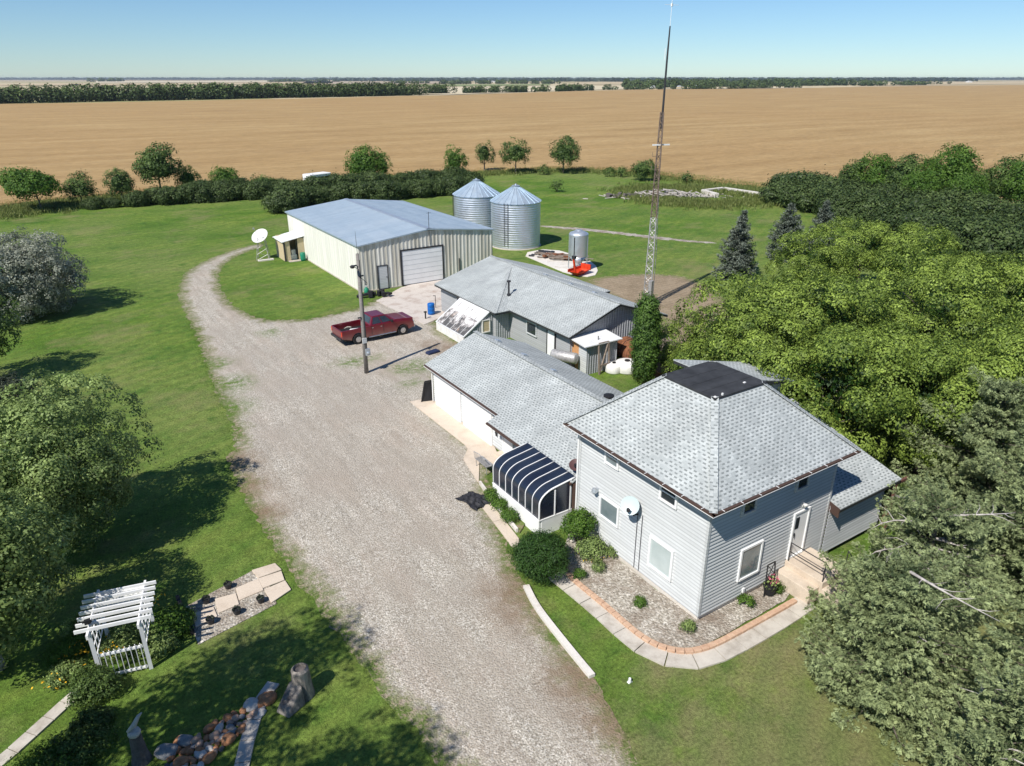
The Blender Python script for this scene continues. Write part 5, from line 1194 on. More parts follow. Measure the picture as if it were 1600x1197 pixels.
# ================================================================ YARD OBJECTS
t = thing('barrel', 'bright blue plastic barrel on the concrete beside the workshop', 'barrel', (*(25.23,51.11), 0.07))
LB().lathe([(.26, 0), (.30, .03), (.30, .28), (.285, .3), (.30, .32), (.30, .6), (.285, .62), (.30, .64), (.30, .88), (.27, .92)], n=24).build('drum', 'blue', t, smooth=True); LB().lathe([(.24, .915), (.24, .93)], n=24).build('lid', 'blue', t)
t = thing('stand_pipe', 'short black iron stand post next to the blue barrel', 'post', (*(24.29,50.30), .06)); LB().tube([(0, 0, 0), (0, 0, .55)], .06, 8).build('pipe', 'black', t); LB().box(-.1, .1, -.1, .1, .52, .6).build('cap', 'black', t)
t = thing('water_tap', 'thin upright yard tap against the white workshop wall', 'tap', (*(26.36,52.51), .05)); LB().tube([(0, 0, 0), (0, 0, 1.1)], .025, 6).build('pipe', 'steel_dark', t); LB().tube([(0, 0, 1.05), (-.2, 0, 1.1)], .03, 6).build('spout', 'steel_dark', t)
t = thing('tarp', 'small navy tarpaulin bundle on the soil by the garage corner', 'tarpaulin', (*(21.19,43.01), 0)); LB().obox((0, 0, .1), (1.0, .5, .2), .2).build('bundle', 'navy', t, bevel=.08)
t = thing('scrap_heap', 'black junk and oily parts piled against the machine shed corner', 'scrap', (*(23.41,58.59), 0)); mb = LB()
for k in range(12): mb.obox((random.gauss(0, .55), random.gauss(0, .35), .2+random.random()*.15), (random.uniform(.3, .7), random.uniform(.2, .5), random.uniform(.15, .5)), random.uniform(0, 3), random.uniform(-.2, .2))
mb.build('pieces', 'black', t)
t = thing('gas_can', 'green and white canister beside the shed corner', 'canister', (*(23.26,60.17), 0)); LB().lathe([(.2, 0), (.22, .05), (.22, .4), (.1, .5), (.1, .6)], n=16).build('can', 'green_plastic', t, smooth=True); LB().lathe([(.11, .6), (.11, .68)], n=12).build('cap', 'white', t)
t = thing('leaning_panel', 'black metal panel leaning against the garage corner', 'panel', (17.3, 35.75, 0)); mb = LB()
for p, q in (((-.55, .05, .02), (-.25, .1, 1.3)), ((.1, -.15, .02), (.15, .05, 1.3)), ((-.25, .1, 1.3), (.15, .05, 1.3)), ((-.55, .05, .02), (.1, -.15, .02))): mb.beam(p, q, .07)
mb.build('frame', 'black', t); LB().poly([(-.5, .04, .06), (.05, -.13, .06), (.12, .04, 1.25), (-.24, .09, 1.25)]).build('sheet', 'black', t)
t = thing('oil_tank', 'horizontal grey steel oil tank beside the pump shed', 'tank', (27.0, 35.2, 0), R(-62)); d1 = LB().lathe([(.02, -.95), (.33, -.9), (.38, -.82), (.38, .82), (.33, .9), (.02, .95)], n=24); d1.move(Matrix.Translation((0, 0, 1.05)) @ Matrix.Rotation(math.pi/2, 4, 'Y')); d1.build('drum', 'mast', t, smooth=True)
for x in (-.6, .6): LB().box(x-.05, x+.05, -.3, .3, 0, .75).build('leg', 'steel_dark', t)
t = thing('water_tank', 'squat white plastic water tank on the grass in front of the pump shed', 'tank', (30.6, 33.0, 0)); LB().lathe([(.78, 0), (.82, .08), (.82, .5), (.78, .60), (.70, .64), (.2, .70)], n=28).build('shell', 'whitewash', t, smooth=True); LB().lathe([(.18, .69), (.18, .76)], n=16).build('lid', 'black', t)
t = thing('water_tank', 'smaller white tank half hidden behind the squat one', 'tank', (29.75, 33.35, 0)); LB().lathe([(.55, 0), (.58, .06), (.58, .48), (.5, .58), (.2, .62)], n=24).build('shell', 'whitewash', t, smooth=True); LB().lathe([(.12, .61), (.12, .68)], n=16).build('lid', 'black', t)
t = thing('door_frame_trellis', 'dark weathered timber trellis frame leaning by the pump shed', 'trellis', (28.6, 33.45, 0), 0); mb = LB()
for p, q in (((0, 0, 0), (0, .2, 2.1)), ((.85, 0, 0), (.85, .2, 2.1)), ((0, .2, 2.1), (.85, .2, 2.1)), ((0, 0, 0), (.85, .2, 2.1)), ((0, .05, .6), (.85, .05, .6))): mb.beam(p, q, .09)
mb.build('frame', 'oldwood', t)
t = thing('coop', 'low red-brown animal hut with a rusted sheet roof behind the tall cedar', 'hut', (*(32.25,30.73), 0), R(3)); mb = LB(); mb.box(-1.6, 1.1, -.6, .9, 0, .95); mb.build('wall', 'barn_red', t)
LB().slab([(-1.85, -.85, .95), (1.3, -.85, .95), (1.3, 1.1, 1.35), (-1.85, 1.1, 1.35)], .05).build('roof', 'rustroof', t); LB().box(-.45, .05, -.64, -.58, 0, .6).build('doorway', 'black', t)
t = thing('coop', 'second brown hut, set back against the rusted one', 'hut', (*(34.14,33.10), 0), R(3)); LB().box(-1.5, 1.3, -.5, .8, 0, .8).build('wall', 'barn_red', t); mb = LB()
for k in range(14): mb.obox((-1.5+k*.22, .15, .92+random.random()*.08), (.18, 1.7, .05), random.gauss(0, .08), random.gauss(.12, .03))
mb.build('roof', 'oldwood', t)
t = thing('rusty_tank', 'big rusty drum lying between the workshop and the tall cedar', 'tank', (31.9, 34.2, 0), R(80)); d1 = LB().lathe([(.02, -.8), (.75, -.78), (.8, -.7), (.8, .7), (.75, .78), (.02, .8)], n=28); d1.move(Matrix.Translation((0, 0, .8)) @ Matrix.Rotation(math.pi/2, 4, 'Y')); d1.build('shell', 'rust', t, smooth=True); d2 = LB().lathe([(.76, -.02), (.84, 0), (.76, .02)], n=28); d2.move(Matrix.Translation((0, 0, .8)) @ Matrix.Rotation(math.pi/2, 4, 'Y')); d2.build('band', 'steel_dark', t)
for q, c_ in (((27.55,45.85), 'white'), ((27.99,44.28), 'rock_pink')):
    t = thing('garden_ornament', ('small white' if c_ == 'white' else 'red and white')+' round ornament at the foot of the workshop wall', 'ornament', (q[0]+.9, q[1]-.7, 0)); LB().lathe([(.05, 0), (.16, .1), (.2, .28), (.14, .44), (.02, .5)], n=16).build('ball', 'white' if c_ == 'white' else 'orange', t, smooth=True); LB().lathe([(.1, 0), (.1, .05)], n=12).build('base', c_, t)
# black plastic sheet by the flower bed, wrought panel, wire chairs
t = thing('black_sheet', 'crumpled black plastic sheet thrown down beside the sunroom walk', 'plastic sheet', (*(13.90,24.61), 0), .2); mb = LB(); N = 9
vs = []; fs = []
for i in range(N):
    for j in range(N):
        x, y = (i/(N-1)-.5)*1.0, (j/(N-1)-.5)*1.35; w = 1+.15*math.sin(i*1.3+j); vs.append((x*w, y*(1+.1*math.cos(i*2)), .05+.16*abs(math.sin(i*1.1+j*.7))*(1-abs(x))*(1-abs(y)*.8)+random.uniform(0, .05)))
for i in range(N-1):
    for j in range(N-1): fs.append((i*N+j, (i+1)*N+j, (i+1)*N+j+1, i*N+j+1))
mb.raw(vs, fs).build('sheet', 'tarp', t)
t = thing('iron_bench', 'filigree grey iron garden bench at the sunroom end of the walk', 'bench', (*(15.78,26.82), .05), R(90)); mb = LB()
mb.box(-.55, .55, -.22, .22, .42, .45)
for k in range(12): mb.tube([(-.55+k*.1, .22, .44), (-.55+k*.1, .28, .85)], .012, 4)
mb.tube([(-.55, .28, .86), (0, .30, .95), (.55, .28, .86)], .02, 6); mb.build('seat', 'mast', t)
for x, y in ((-.5, -.18), (.5, -.18), (-.5, .18), (.5, .18)): LB().tube([(x, y, 0), (x, y, .43)], .02, 6).build('leg', 'mast', t)
t = thing('obelisk_planter', 'black metal trellis planter with pink flowers beside the front door steps', 'planter', (19.95, 12.9, .08)); mb = LB()
for x in (-.28, .28): mb.beam((x, 0, 0), (x*.75, .1, 1.35), .035)
mb.beam((-.21, .1, 1.35), (.21, .1, 1.35), .035); mb.beam((-.27, .03, .75), (.21, .1, 1.33), .025); mb.beam((.27, .03, .75), (-.21, .1, 1.33), .025); mb.beam((-.27, .03, .7), (.27, .03, .7), .03); mb.build('frame', 'black', t); LB().lathe([(.18, .05), (.26, .4), (.28, .42)], n=14).build('pot', 'black', t)
c = rdir(90)*.26+np.array([0, -.05, .52]); leaves('greenery', c, rdir(90), .12, parent=t, mat='leaf_birch'); c = rdir(50)*.2+np.array([0, -.08, .72]); leaves('blossoms', c, rdir(50), .09, parent=t, mat='flower_p')

# white board and bits far away
t = thing('white_vehicle', 'white camper roof showing above the hedge behind the shed', 'camper', (*(43.12,131.20), 0), R(20)); LB().box(-2.4, 2.4, -1.1, 1.1, .5, 2.3).build('body', 'white', t, bevel=.15); LB().box(-2.0, 2.0, -1.12, 1.12, 1.3, 1.8).build('window_band', 'glass', t)
for x in (-1.4, 1.4): LB().box(x-.35, x+.35, -1.08, 1.08, 0, .7).build('wheel', 'rubber', t, bevel=.2)
BP = thing('brush_pile', 'heap of broken pale branches and rubbish at the far edge of the lawn', 'brush pile', (*(86.94,87.27), 0), R(-33)); mb = LB()
for k in range(190):
    x = random.gauss(0, 4.4); y = random.gauss(0, 1.2); z = random.uniform(.1, 1.1)*math.exp(-(x/6)**2); a = random.uniform(0, 3.14); l = random.uniform(.6, 2.4); e = random.uniform(-.3, .4)
    mb.tube([(x-math.cos(a)*l/2, y-math.sin(a)*l/2, max(.05, z-l*e/2)), (x+math.cos(a)*l/2, y+math.sin(a)*l/2, max(.05, z+l*e/2))], random.uniform(.03, .1), 5, True)
mb.build('branches', 'deadwood', BP)
mb = LB()
for k in range(22): mb.obox((random.gauss(-4.5, 2), random.gauss(-.2, .8), .3), (random.uniform(.4, 1.1), random.uniform(.3, .9), random.uniform(.3, .8)), random.uniform(0, 3), random.uniform(-.3, .3))
mb.build('rubbish', 'rock_dark', BP)
fd = thing('old_foundation', 'broken pale concrete footing in the weeds before the right-hand windbreak', 'foundation', (*(99.50,83.36), 0)); mb = MB()
for seg in (((94.76,86.44), (99.99,86.61)), ((99.99,86.61), (100.25,78.63)), ((94.76,86.44), (93.51,82.18))): mb.beam((*seg[0], .35), (*seg[1], .35), .7, .7)
mb.build('footing', 'white_concrete', fd)

# ================================================================ GARDEN (lower left)
AR = thing('garden_arbor', 'white garden arbor with slatted top and picket gate in the flower bed', 'arbor', (*(-1.04,22.04), 0), 0)
pL, pR = Vector((*(-1.61,22.01), 0)), Vector((*(-0.20,21.69), 0)); dx = (pR-pL).normalized(); W_ = (pR-pL).length; nb = Vector((-dx.y, dx.x, 0)); D_ = 1.75; AH = 1.95
for p in (pL, pR):
    for s_ in (0, 1): 
        q = p+nb*D_*s_; MB().beam(q, q+Vector((0, 0, AH)), .12).build('post', 'white', AR); 
mb = MB()
for p in (pL, pR): mb.beam(p-nb*.25+Vector((0, 0, AH)), p+nb*(D_+.35)+Vector((0, 0, AH)), .07, .16)
mb.build('side_beam', 'white', AR)
for k in range(7):
    q = pL+nb*(.0+k*.30)+Vector((0, 0, AH+.12)); mb = MB(); mb.beam(q-dx*.38, q+dx*(W_+.38), .05, .12); mb.build('rafter', 'white', AR)
mb = MB()
for p in (pL, pR):
    for k in range(6): mb.beam(p+nb*(D_*(k+.5)/6)+Vector((0, 0, .9)), p+nb*(D_*(k+.5)/6)+Vector((0, 0, AH)), .03)
    for k in range(4): mb.beam(p+Vector((0, 0, .9+k*.38)), p+nb*D_+Vector((0, 0, .9+k*.38)), .03)
for k in range(9): mb.beam(pL+nb*D_+dx*(W_*(k+.5)/9)+Vector((0, 0, 1.55)), pL+nb*D_+dx*(W_*(k+.5)/9)+Vector((0, 0, 2.0)), .035)
for z in (1.55, 1.78, 2.0): mb.beam(pL+nb*D_+Vector((0, 0, z)), pR+nb*D_+Vector((0, 0, z)), .04)
mb.build('lattice', 'white', AR)
mb = MB()
for z in (.12, .98): mb.beam(pL+dx*.08+Vector((0, 0, z)), pR-dx*.08+Vector((0, 0, z)), .06, .08)
for k in range(9): q = pL+dx*(W_*(k+.7)/9.6)-nb*.03; mb.beam(q+Vector((0, 0, .06)), q+Vector((0, 0, 1.12)), .045, .02)
mb.build('picket_gate', 'white', AR)
mb = MB(); q = pL+nb*.2+Vector((0, 0, AH+.28)); mb.obox(q+dx*.0, (.18, .12, .14)); mb.beam(q-dx*.15, q+dx*.12, .05); mb.build('finial', 'black', AR)
# paver patio
structure('stone_patio', MB().slab([(*p, .03) for p in [(1.28,24.22),(3.94,25.02),(4.30,23.50),(4.20,22.57),(1.33,21.94)]], .04), M['bed_gravel'])
for k, (q, lab) in enumerate((((394,893,430,882,440,892,404,905), 'farthest pale paving slab at the driveway end of the stone patio'), ((404,906,440,894,445,908,411,921), 'middle pale paving slab at the driveway end of the stone patio'), ((413,923,446,909,455,923,424,944), 'nearest pale paving slab at the driveway end of the stone patio'),
        ((369,921,404,906,412,924,374,940), 'buff slab inside the patio next to the driveway-end slabs'), ((336,938,369,929,374,946,342,960), 'buff slab in the middle of the patio'), ((300,962,334,950,340,965,306,982), 'buff slab inside the patio nearest the arbor'))):
    pass
def paver(pts, lab):
    cx = sum(p[0] for p in pts)/4; cy = sum(p[1] for p in pts)/4; t = thing('paving_slab', lab, 'paving slab', (cx, cy, 0), 0, 'square slabs of the stone patio')
    MB().slab([(*p, .075) for p in pts], .05).build('slab', 'garage_pad', t, bevel=.01)
paver([(3.94,25.02),(4.84,24.97),(4.94,24.42),(4.03,24.40)], 'farthest pale paving slab at the driveway end of the stone patio')
paver([(4.02,24.36),(4.91,24.34),(4.85,23.72),(4.01,23.69)], 'middle pale paving slab at the driveway end of the stone patio')
paver([(4.03,23.58),(4.86,23.67),(4.89,23.02),(4.04,22.67)], 'nearest pale paving slab at the driveway end of the stone patio')
paver([(3.14,24.25),(4.02,24.36),(4.00,23.56),(3.07,23.47)], 'buff slab inside the patio next to the driveway-end slabs')
paver([(2.33,24.04),(3.07,23.94),(3.02,23.25),(2.27,23.16)], 'buff slab in the middle of the patio')
paver([(1.44,23.62),(2.19,23.62),(2.20,23.01),(1.42,22.85)], 'buff slab inside the patio nearest the arbor')
for (x, y), lab in (((2.91,24.45), 'black flower pot at the back of the patio'), ((2.03,24.02), 'dark pot at the left back of the patio'), ((2.84,22.79), 'dark pot at the front middle of the patio'), ((3.74,22.95), 'black pot at the driveway end of the patio'), ((1.93,22.79), 'largest dark pot near the patio front corner')):
    t = thing('flower_pot', lab, 'flower pot', (x, y, .03), 0, 'pots on the stone patio'); LB().lathe([(.10, 0), (.15, .20), (.16, .22), (.13, .21), (.11, .15)], n=18, caps=True).build('pot', 'steel_dark', t, smooth=False)
    c = rdir(50)*.12+np.array([0, 0, .22]); leaves('plant', c, rdir(50), .08, parent=t, mat='leaf_dark')
t = thing('iron_edge', 'dark rail edging between the flower bed and the stone patio', 'rail', (*(1.20,23.54), 0)); mb = MB(); mb.beam((*(1.16,24.80), .12), (*(1.28,22.56), .12), .12, .24); mb.build('rail', 'black', t)
# stump seat and carved post
t = thing('stump', 'hollow weathered grey stump carved open, at the end of the rock border', 'stump', (*(3.69,17.85), 0), R(30)); mb = LB()
mb.lathe([(.36, 0), (.33, .25), (.30, .6), (.27, 1.05), (.20, 1.12), (.18, 1.0)], n=16); mb.build('trunk', 'stump', t); mb = LB(); mb.lathe([(.17, 1.03), (.05, 1.0)], n=12); mb.build('hollow', 'rock_dark', t)
mb = LB(); mb.raw([(-.95,-.28,0),(-.25,-.36,0),(-.25,.36,0),(-.95,.28,0),(-.85,-.2,.22),(-.22,-.26,.7),(-.22,.26,.7),(-.85,.2,.22)], [(0,3,2,1),(4,5,6,7),(0,1,5,4),(1,2,6,5),(2,3,7,6),(3,0,4,7)]); mb.build('root_flare', 'stump', t, bevel=.06)
t = thing('wood_post', 'dark stump post topped with a pale carved bird beside the rock border', 'post', (*(-0.96,18.03), 0)); mb = LB(); mb.lathe([(.28, 0), (.21, .3), (.17, .8), (.16, 1.0)], n=12); mb.build('post', 'rock_dark', t); mb = LB(); mb.lathe([(.14, 0), (.18, .1), (.15, .2)], (0, 0, .98), 12); mb.tube([(-.15, 0, 1.2), (.05, 0, 1.35), (.2, .05, 1.55), (.3, .08, 1.6)], [.04, .08, .05, .02], 8); mb.build('carving', 'rock_pale', t, smooth=True)
# rock border
def rock(lab, p, r, mat, sq=.6, grp=None):
    t = bmesh.new(); bmesh.ops.create_icosphere(t, subdivisions=3, radius=1); a, b, c_ = random.uniform(.8, 1.2), random.uniform(.75, 1.1), sq*random.uniform(.8, 1.2); off = Vector((random.uniform(0, 99), 0, 0)); rz = Matrix.Rotation(random.uniform(0, 3), 3, 'Z')
    from mathutils import noise as mn
    for v in t.verts:
        k = 1+.30*mn.noise(v.co*.9+off)+.10*mn.noise(v.co*2.6+off); v.co = rz @ Vector((v.co.x*a*r*k, v.co.y*b*r*k, v.co.z*c_*r*k))
    me = bpy.data.meshes.new('rock'); t.to_mesh(me); t.free(); me.materials.append(M[mat])
    for f in me.polygons: f.use_smooth = True
    o = bpy.data.objects.new('rock', me); C.objects.link(o); o.location = (p[0], p[1], r*sq*.45); tag(o, lab, 'rock', grp); return o
rock('big rust-brown flat boulder nearest the hollow stump', (2.68,18.23), .34, 'rock_rust', .5)
rock('pale grey boulder next to the big rust-brown one', (2.18,18.26), .25, 'rock_pale', .6)
rock('white rounded stone beside the paved path', (2.38,17.84), .16, 'rock_pale', .5)
rock('wide grey boulder at the lower left of the rock border', (-0.30,17.85), .36, 'rock_grey', .55)
rock('grey boulder between the wide one and the middle of the border', (0.21,17.99), .24, 'rock_grey', .6)
rock('white oval stone low in the rock border', (0.46,17.30), .16, 'rock_pale', .6)
rb_a, rb_b = Vector((*(2.27,18.09), 0)), Vector((*(-0.44,17.03), 0))
kinds = (('rock_rust', 'small rust-coloured stone in the rock border by the paved path'), ('rock_grey', 'small blue-grey stone in the rock border by the paved path'), ('rock_dark', 'small dark stone in the rock border by the paved path'), ('rock_pink', 'small pinkish stone in the rock border by the paved path'), ('rock_pale', 'small pale stone in the rock border by the paved path'))
placed = []
for k in range(900):
    u = random.random(); w = (.3+.7*u)*.85; p = rb_a.lerp(rb_b, u)+Vector((-.5, -.8, 0)).normalized()*random.uniform(-w, w)*1.0+Vector((.75, -.6, 0))*random.uniform(-w, w)*.5
    r = random.uniform(.07, .20)
    if all((p-q).length > (r+s_)*.70 for q, s_ in placed):
        placed.append((p, r)); kd = kinds[random.choices(range(5), (8, 2, 1, 5, 2))[0]]; rock(kd[1], p, r, kd[0], .7, kd[0][5:]+' stones of the rock border')
    if len(placed) >= 110: break
t = thing('stone_figure', 'small white garden figure on the lawn near the kerb', 'ornament', (*(12.72,12.58), 0)); LB().lathe([(.05, 0), (.07, .05), (.04, .12), (.05, .16), (.01, .2)], n=10).build('figure', 'white', t, smooth=True); LB().box(-.08, .08, -.05, .05, 0, .02).build('base', 'white', t)

# ================================================================ PLANTS BY THE HOUSE
bushy('round_pine_shrub', 'big round dark green clipped pine shrub beside the sunroom', (*(13.58,18.76), 0), (1.18, 1.18, .88), 'leaf_mugo', .085, 900, 34, cr=.14, cz=.85, asp=.35, low=-.5, fill=.05, lumps=2)
bushy('leafy_shrub', 'bright green leafy shrub against the corner of the grey house', (15.85, 19.35, 0), (.55, .6, .75), 'leaf_bright', .09, 120, 40, cr=.15, cz=.95)
bushy('leafy_shrub', 'low darker shrub in front of the bright green one at the house wall', (15.9, 18.5, 0), (.6, .5, .38), 'leaf_birch', .08, 80, 40, cr=.14)
for q, lb, r_ in (((14.60,24.22), 'first green clump in the narrow bed beside the sunroom, nearest the bench', .30), ((14.50,23.39), 'second green clump in the narrow bed beside the sunroom', .28), ((14.42,22.36), 'green clump in the narrow bed nearest the round shrub', .32)):
    bushy('bed_plant', lb, (*q, .1), (r_, r_*1.2, r_*.8), 'leaf_bright', .075, 50, 30, cat='plant', cr=.1, stems=False)
for q, lb, r_, lf in (((14.54,17.57), 'small leafy plant at the start of the brick edging', .22, 'leaf_bright'), ((15.42,15.12), 'small green plant in the middle of the gravel bed', .2, 'leaf_bright'), ((18.72,12.97), 'bright green clump in the gravel bed right of the house corner', .27, 'leaf_bright'), ((15.47,17.53), 'low green plant in the gravel bed near the round shrub', .25, 'leaf_birch'), ((16.52,17.98), 'low flowering plant at the house foundation', .25, 'leaf_birch'), ((20.36,12.89), 'green plant beside the planter by the steps', .22, 'leaf_bright'), ((20.43,13.43), 'small dark plant at the foundation left of the planter', .2, 'leaf_birch'), ((16.04,13.24), 'sparse trailing plant at the house corner', .2, 'leaf_birch')):
    bushy('bed_plant', lb, (*q, .08), (r_, r_, r_*.7), lf, .06, 34, 26, cat='plant', cr=.09, stems=False)
c = np.array([(*(15.97,18.34), .2)])+RNG.normal(size=(60, 3))*np.array([.35, .25, .05]); tag(leaves('orange_flowers', c, rdir(60), .07, mat='flower_y'), 'scatter of yellow-orange blossoms in the bed behind the round shrub', 'flowers', None, 'stuff')
bushy('cedar', 'tall narrow columnar cedar standing behind the garage wing', (28.9, 29.6, 0), (.76, .76, 3.4), 'leaf_cedar', .12, 560, 60, cat='cedar tree', cr=.26, cz=3.3, low=-.95, fill=.05, lumps=2)
# garden foliage round the arbor
def bed(q, r, h, leaf, lab, n=110): bushy('garden_plant', lab, (*q, 0), (r, r*.8, h), leaf, .085, n, 34, cat='plant', cr=.17, cz=h*.55, stems=False)
bed((0.56,23.29), .95, .35, 'leaf_bright', 'leafy vegetable patch between the arbor and the stone patio', 220)
bed((0.21,22.60), .7, .3, 'leaf_birch', 'darker greenery at the near side of the leafy patch')
bed((-1.76,24.80), .7, .4, 'leaf_birch', 'green plants left of the arbor'); bed((-2.40,23.94), .6, .35, 'leaf_bright', 'loose greenery left of the arbor foot')
bed((-0.84,22.99), .65, .5, 'leaf_birch', 'dense green plants growing through the arbor gate'); bed((-1.84,21.44), .7, .55, 'leaf_poplar', 'dark bush in front of the arbor post', 160)
bed((-2.57,22.70), .5, .3, 'leaf_birch', 'plants along the garden path'); bed((-3.47,19.00), .9, .4, 'leaf_bright', 'pale leafy weeds at the bottom left corner'); bed((-2.52,19.12), .9, .4, 'leaf_poplar', 'dark leafy weeds near the bottom left path'); bed((-1.95,20.20), .5,.25,'leaf_poplar','low weeds in the shade below the arbor')
for q, n_, lab in (((0.12,24.56), 26, 'yellow daylily blossoms right of the arbor'), ((-2.07,23.20), 30, 'yellow daylily blossoms left of the arbor'), ((-2.72,22.23), 18, 'orange blossoms along the garden path'), ((-1.19,22.46), 30, 'orange blossoms behind the picket gate')):
    c = np.array([(*q, .5)])+RNG.normal(size=(n_, 3))*np.array([.3, .3, .12]); t = tag(leaves('daylilies', c, rdir(n_), .11, mat='flower_y'), lab, 'flowers', None, 'stuff')

# ================================================================ TREES
MG = 'leafy maples of the grove behind the house'
protoA = broad_tree('maple_tree', 6.8, 3.3, 'maple at the near left corner of the grove, closest to the tall cedar', MG, (*(29.54,22.61), 0), 'leaf_maple', .15, 58, 430, crown_bot=.02, cr=.95, core=500, lumps=4, fill=.1, low=-.55, multi=2)
protoB = broad_tree('maple_tree', 7.6, 4.1, 'maple in the middle of the grove, right behind the black roof deck', MG, (34.6, 25.4, 0), 'leaf_maple', .15, 66, 460, crown_bot=.02, cr=1.08, core=600, lumps=4, fill=.1, low=-.55, multi=2)
for k, (px, src, sc, lab) in enumerate((
    ((39.49,28.51), 1, .74, 'second maple up the left edge of the grove, below the tall blue-grey spruce'), ((53.41,35.38), 0, 1.02, 'third maple up the left edge of the grove'), ((61.16,36.18), 1, 1.0, 'maple at the left end of the back row of the grove'),
    ((60.67,30.67), 0, 1.15, 'second maple from the left in the back row of the grove'), ((55.58,24.06), 1, .98, 'third maple in the back row, below the dark windbreak'), ((52.89,19.30), 0, 1.12, 'maple in the back row at the right picture edge'),
    ((37.13,23.46), 1, 1.0, 'left maple of the second row behind the rear wing'), ((42.54,22.98), 0, 1.0, 'second maple of the second row, near the centre of the grove'), ((44.37,20.24), 1, 1.05, 'third maple of the second row, right of the centre'), ((39.49,14.49), 0, 1.05, 'maple of the second row at the right picture edge'),
    ((32.45,22.15), 0, .82, 'maple just behind the rear wing roof'), ((30.31,17.92), 1, .9, 'maple behind the right end of the rear wing roof'), ((34.18,17.41), 0, 1.0, 'maple of the third row in the middle of the grove'), ((34.73,14.58), 1, 1.0, 'maple of the third row above the tall spruces'), ((35.73,12.13), 0, 1.0, 'maple of the third row at the right picture edge'),
    ((30.9, 18.2), 0, .72, 'small maple close behind the side wing'), ((33.5, 14.8), 1, .80, 'maple between the side wing and the full spruce'), ((34.6, 19.6), 0, .85, 'maple standing behind the small one by the side wing'), ((32.3, 28.6), 1, .66, 'low maple at the back corner of the rear wing'),
    ((29.17,25.57), 0, .50, 'smallest maple at the end of the grove next to the rusted hut'), ((50.03,15.08), 0, 1.0, 'maple beyond the right picture edge'))):
    dup((protoA, protoB)[src], px, random.uniform(0, 6.28), sc*.93, lab, MG, scz=sc*random.uniform(.82, 1.10))

spruce('blue_spruce', 6.4, 2.9, 'tall blue-grey spruce at the left end of the grove', None, (*(55.45,45.20), 0), 'leaf_bluespruce', size=.16, dens=.9, dz=.28, tuft=1.2, pw=.9)
spruce('blue_spruce', 5.9, 2.8, 'second blue-grey spruce, half behind the maples', None, (*(66.31,48.08), 0), 'leaf_bluespruce', size=.17, dens=.85, dz=.3, tuft=1.2, pw=.9)
spruce('blue_spruce', 5.4, 2.6, 'silvery spruce tip showing above the maples', None, (*(73.71,48.91), 0), 'leaf_bluespruce', size=.17, dens=.85, dz=.3, tuft=1.2, pw=.9)
if 0: spruce('blue_spruce', 5.6, 2.2, '', None, (*(78.64,47.73), 0), 'leaf_bluespruce', size=.17, dens=.85, dz=.3, tuft=1.2, pw=.9)
SG = 'old yellow-green spruces right of the house'
spk = dict(size=.085, dens=1.5, dz=.34, tuft=1.6, pw=.5, irregular=.4, reps=1, asp=.27, bd=1.0, cards=10)
spruce('spruce', 6.2, 3.0, 'old spruce by the front steps with bleached dead limbs in its top', SG, (22.4, 8.9, 0), dead=12, top_cut=.14, **spk)
spruce('spruce', 5.6, 3.3, 'lowest spreading spruce over the lawn at the bottom right', SG, (18.5, 7.7, 0), dead=2, top_cut=.1, **spk)
spruce('spruce', 7.0, 3.0, 'spruce at the bottom right corner', SG, (20.6, 3.8, 0), dead=2, top_cut=.1, **spk)
spruce('spruce', 7.0, 3.5, 'tall spruce behind the one with dead limbs at the right edge', SG, (27.9, 7.5, 0), dead=3, top_cut=.14, **spk)
spruce('spruce', 7.4, 3.2, 'full spruce right of the side wing roof', SG, (31.2, 11.3, 0), dead=1, top_cut=.1, **spk)
spruce('spruce', 6.4, 2.7, 'spruce past the bottom right corner', SG, (16.2, 3.2, 0), dead=4, top_cut=.1, **spk)

spruce_extra = bushy('thicket', 'dark undergrowth between the side wing and the spruces', (28.7, 14.6, 0), (1.2, 1.4, 1.1), 'leaf_poplar', .13, 90, 50, cr=.4)
t = thing('lattice_screen', 'brown lattice porch screen at the end of the side wing', 'lattice screen', (27.75, 12.9, 0)); mb = MB(); mb.box(27.5, 27.6, 12.85, 12.95, 0, 2.4); mb.box(27.9, 28.0, 13.2, 13.3, 0, 2.5)
for k in range(6): mb.beam((27.6, 13.0+k*.05, 1.0+k*.22), (28.3, 13.3, 1.1+k*.22), .035)
mb.box(27.5, 28.5, 12.9, 13.0, 2.3, 2.42); mb.build('screen', 'barn_red', t)

# left side
broad_tree('silver_willow', 7.0, 4.5, 'silvery grey-leaved tree at the left edge of the lawn', None, (*(-2.53,69.14), 0), 'leaf_silver', .16, 420, 130, crown_bot=-.12, cr=.7, low=-.9, core=1500, multi=3, fill=.1, cat='tree')
broad_tree('birch', 7.2, 3.9, 'large dark-leaved birch on the lawn at the left, casting a shadow towards the drive', None, (*(-2.41,30.89), 0), 'leaf_birch', .125, 330, 210, crown_bot=.02, bark='bark_pale', cr=.62, low=-.85, multi=3, droop=.35, fill=.12, lumps=2, core=900)
broad_tree('birch', 6.2, 2.6, 'birch at the left picture edge above the arbor', None, (-4.4, 24.4, 0), 'leaf_birch', .13, 300, 120, crown_bot=.1, bark='bark_pale', cr=.5, low=-.8, droop=.3)
broad_tree('elm', 6.6, 2.3, 'dark tree cut by the left picture edge below the silver tree', None, (*(-5.48,53.70), 0), 'leaf_poplar', .15, 150, 100, crown_bot=.12, cr=.55)
bushy('dark_bush', 'dark purplish bush at the left edge above the large birch', (*(-4.15,44.32), 0), (1.9, 1.7, 1.5), 'leaf_dark', .13, 170, 80, cr=.4, cz=1.7)
SGR = 'tall trees just outside the lower left corner that shade the lawn'
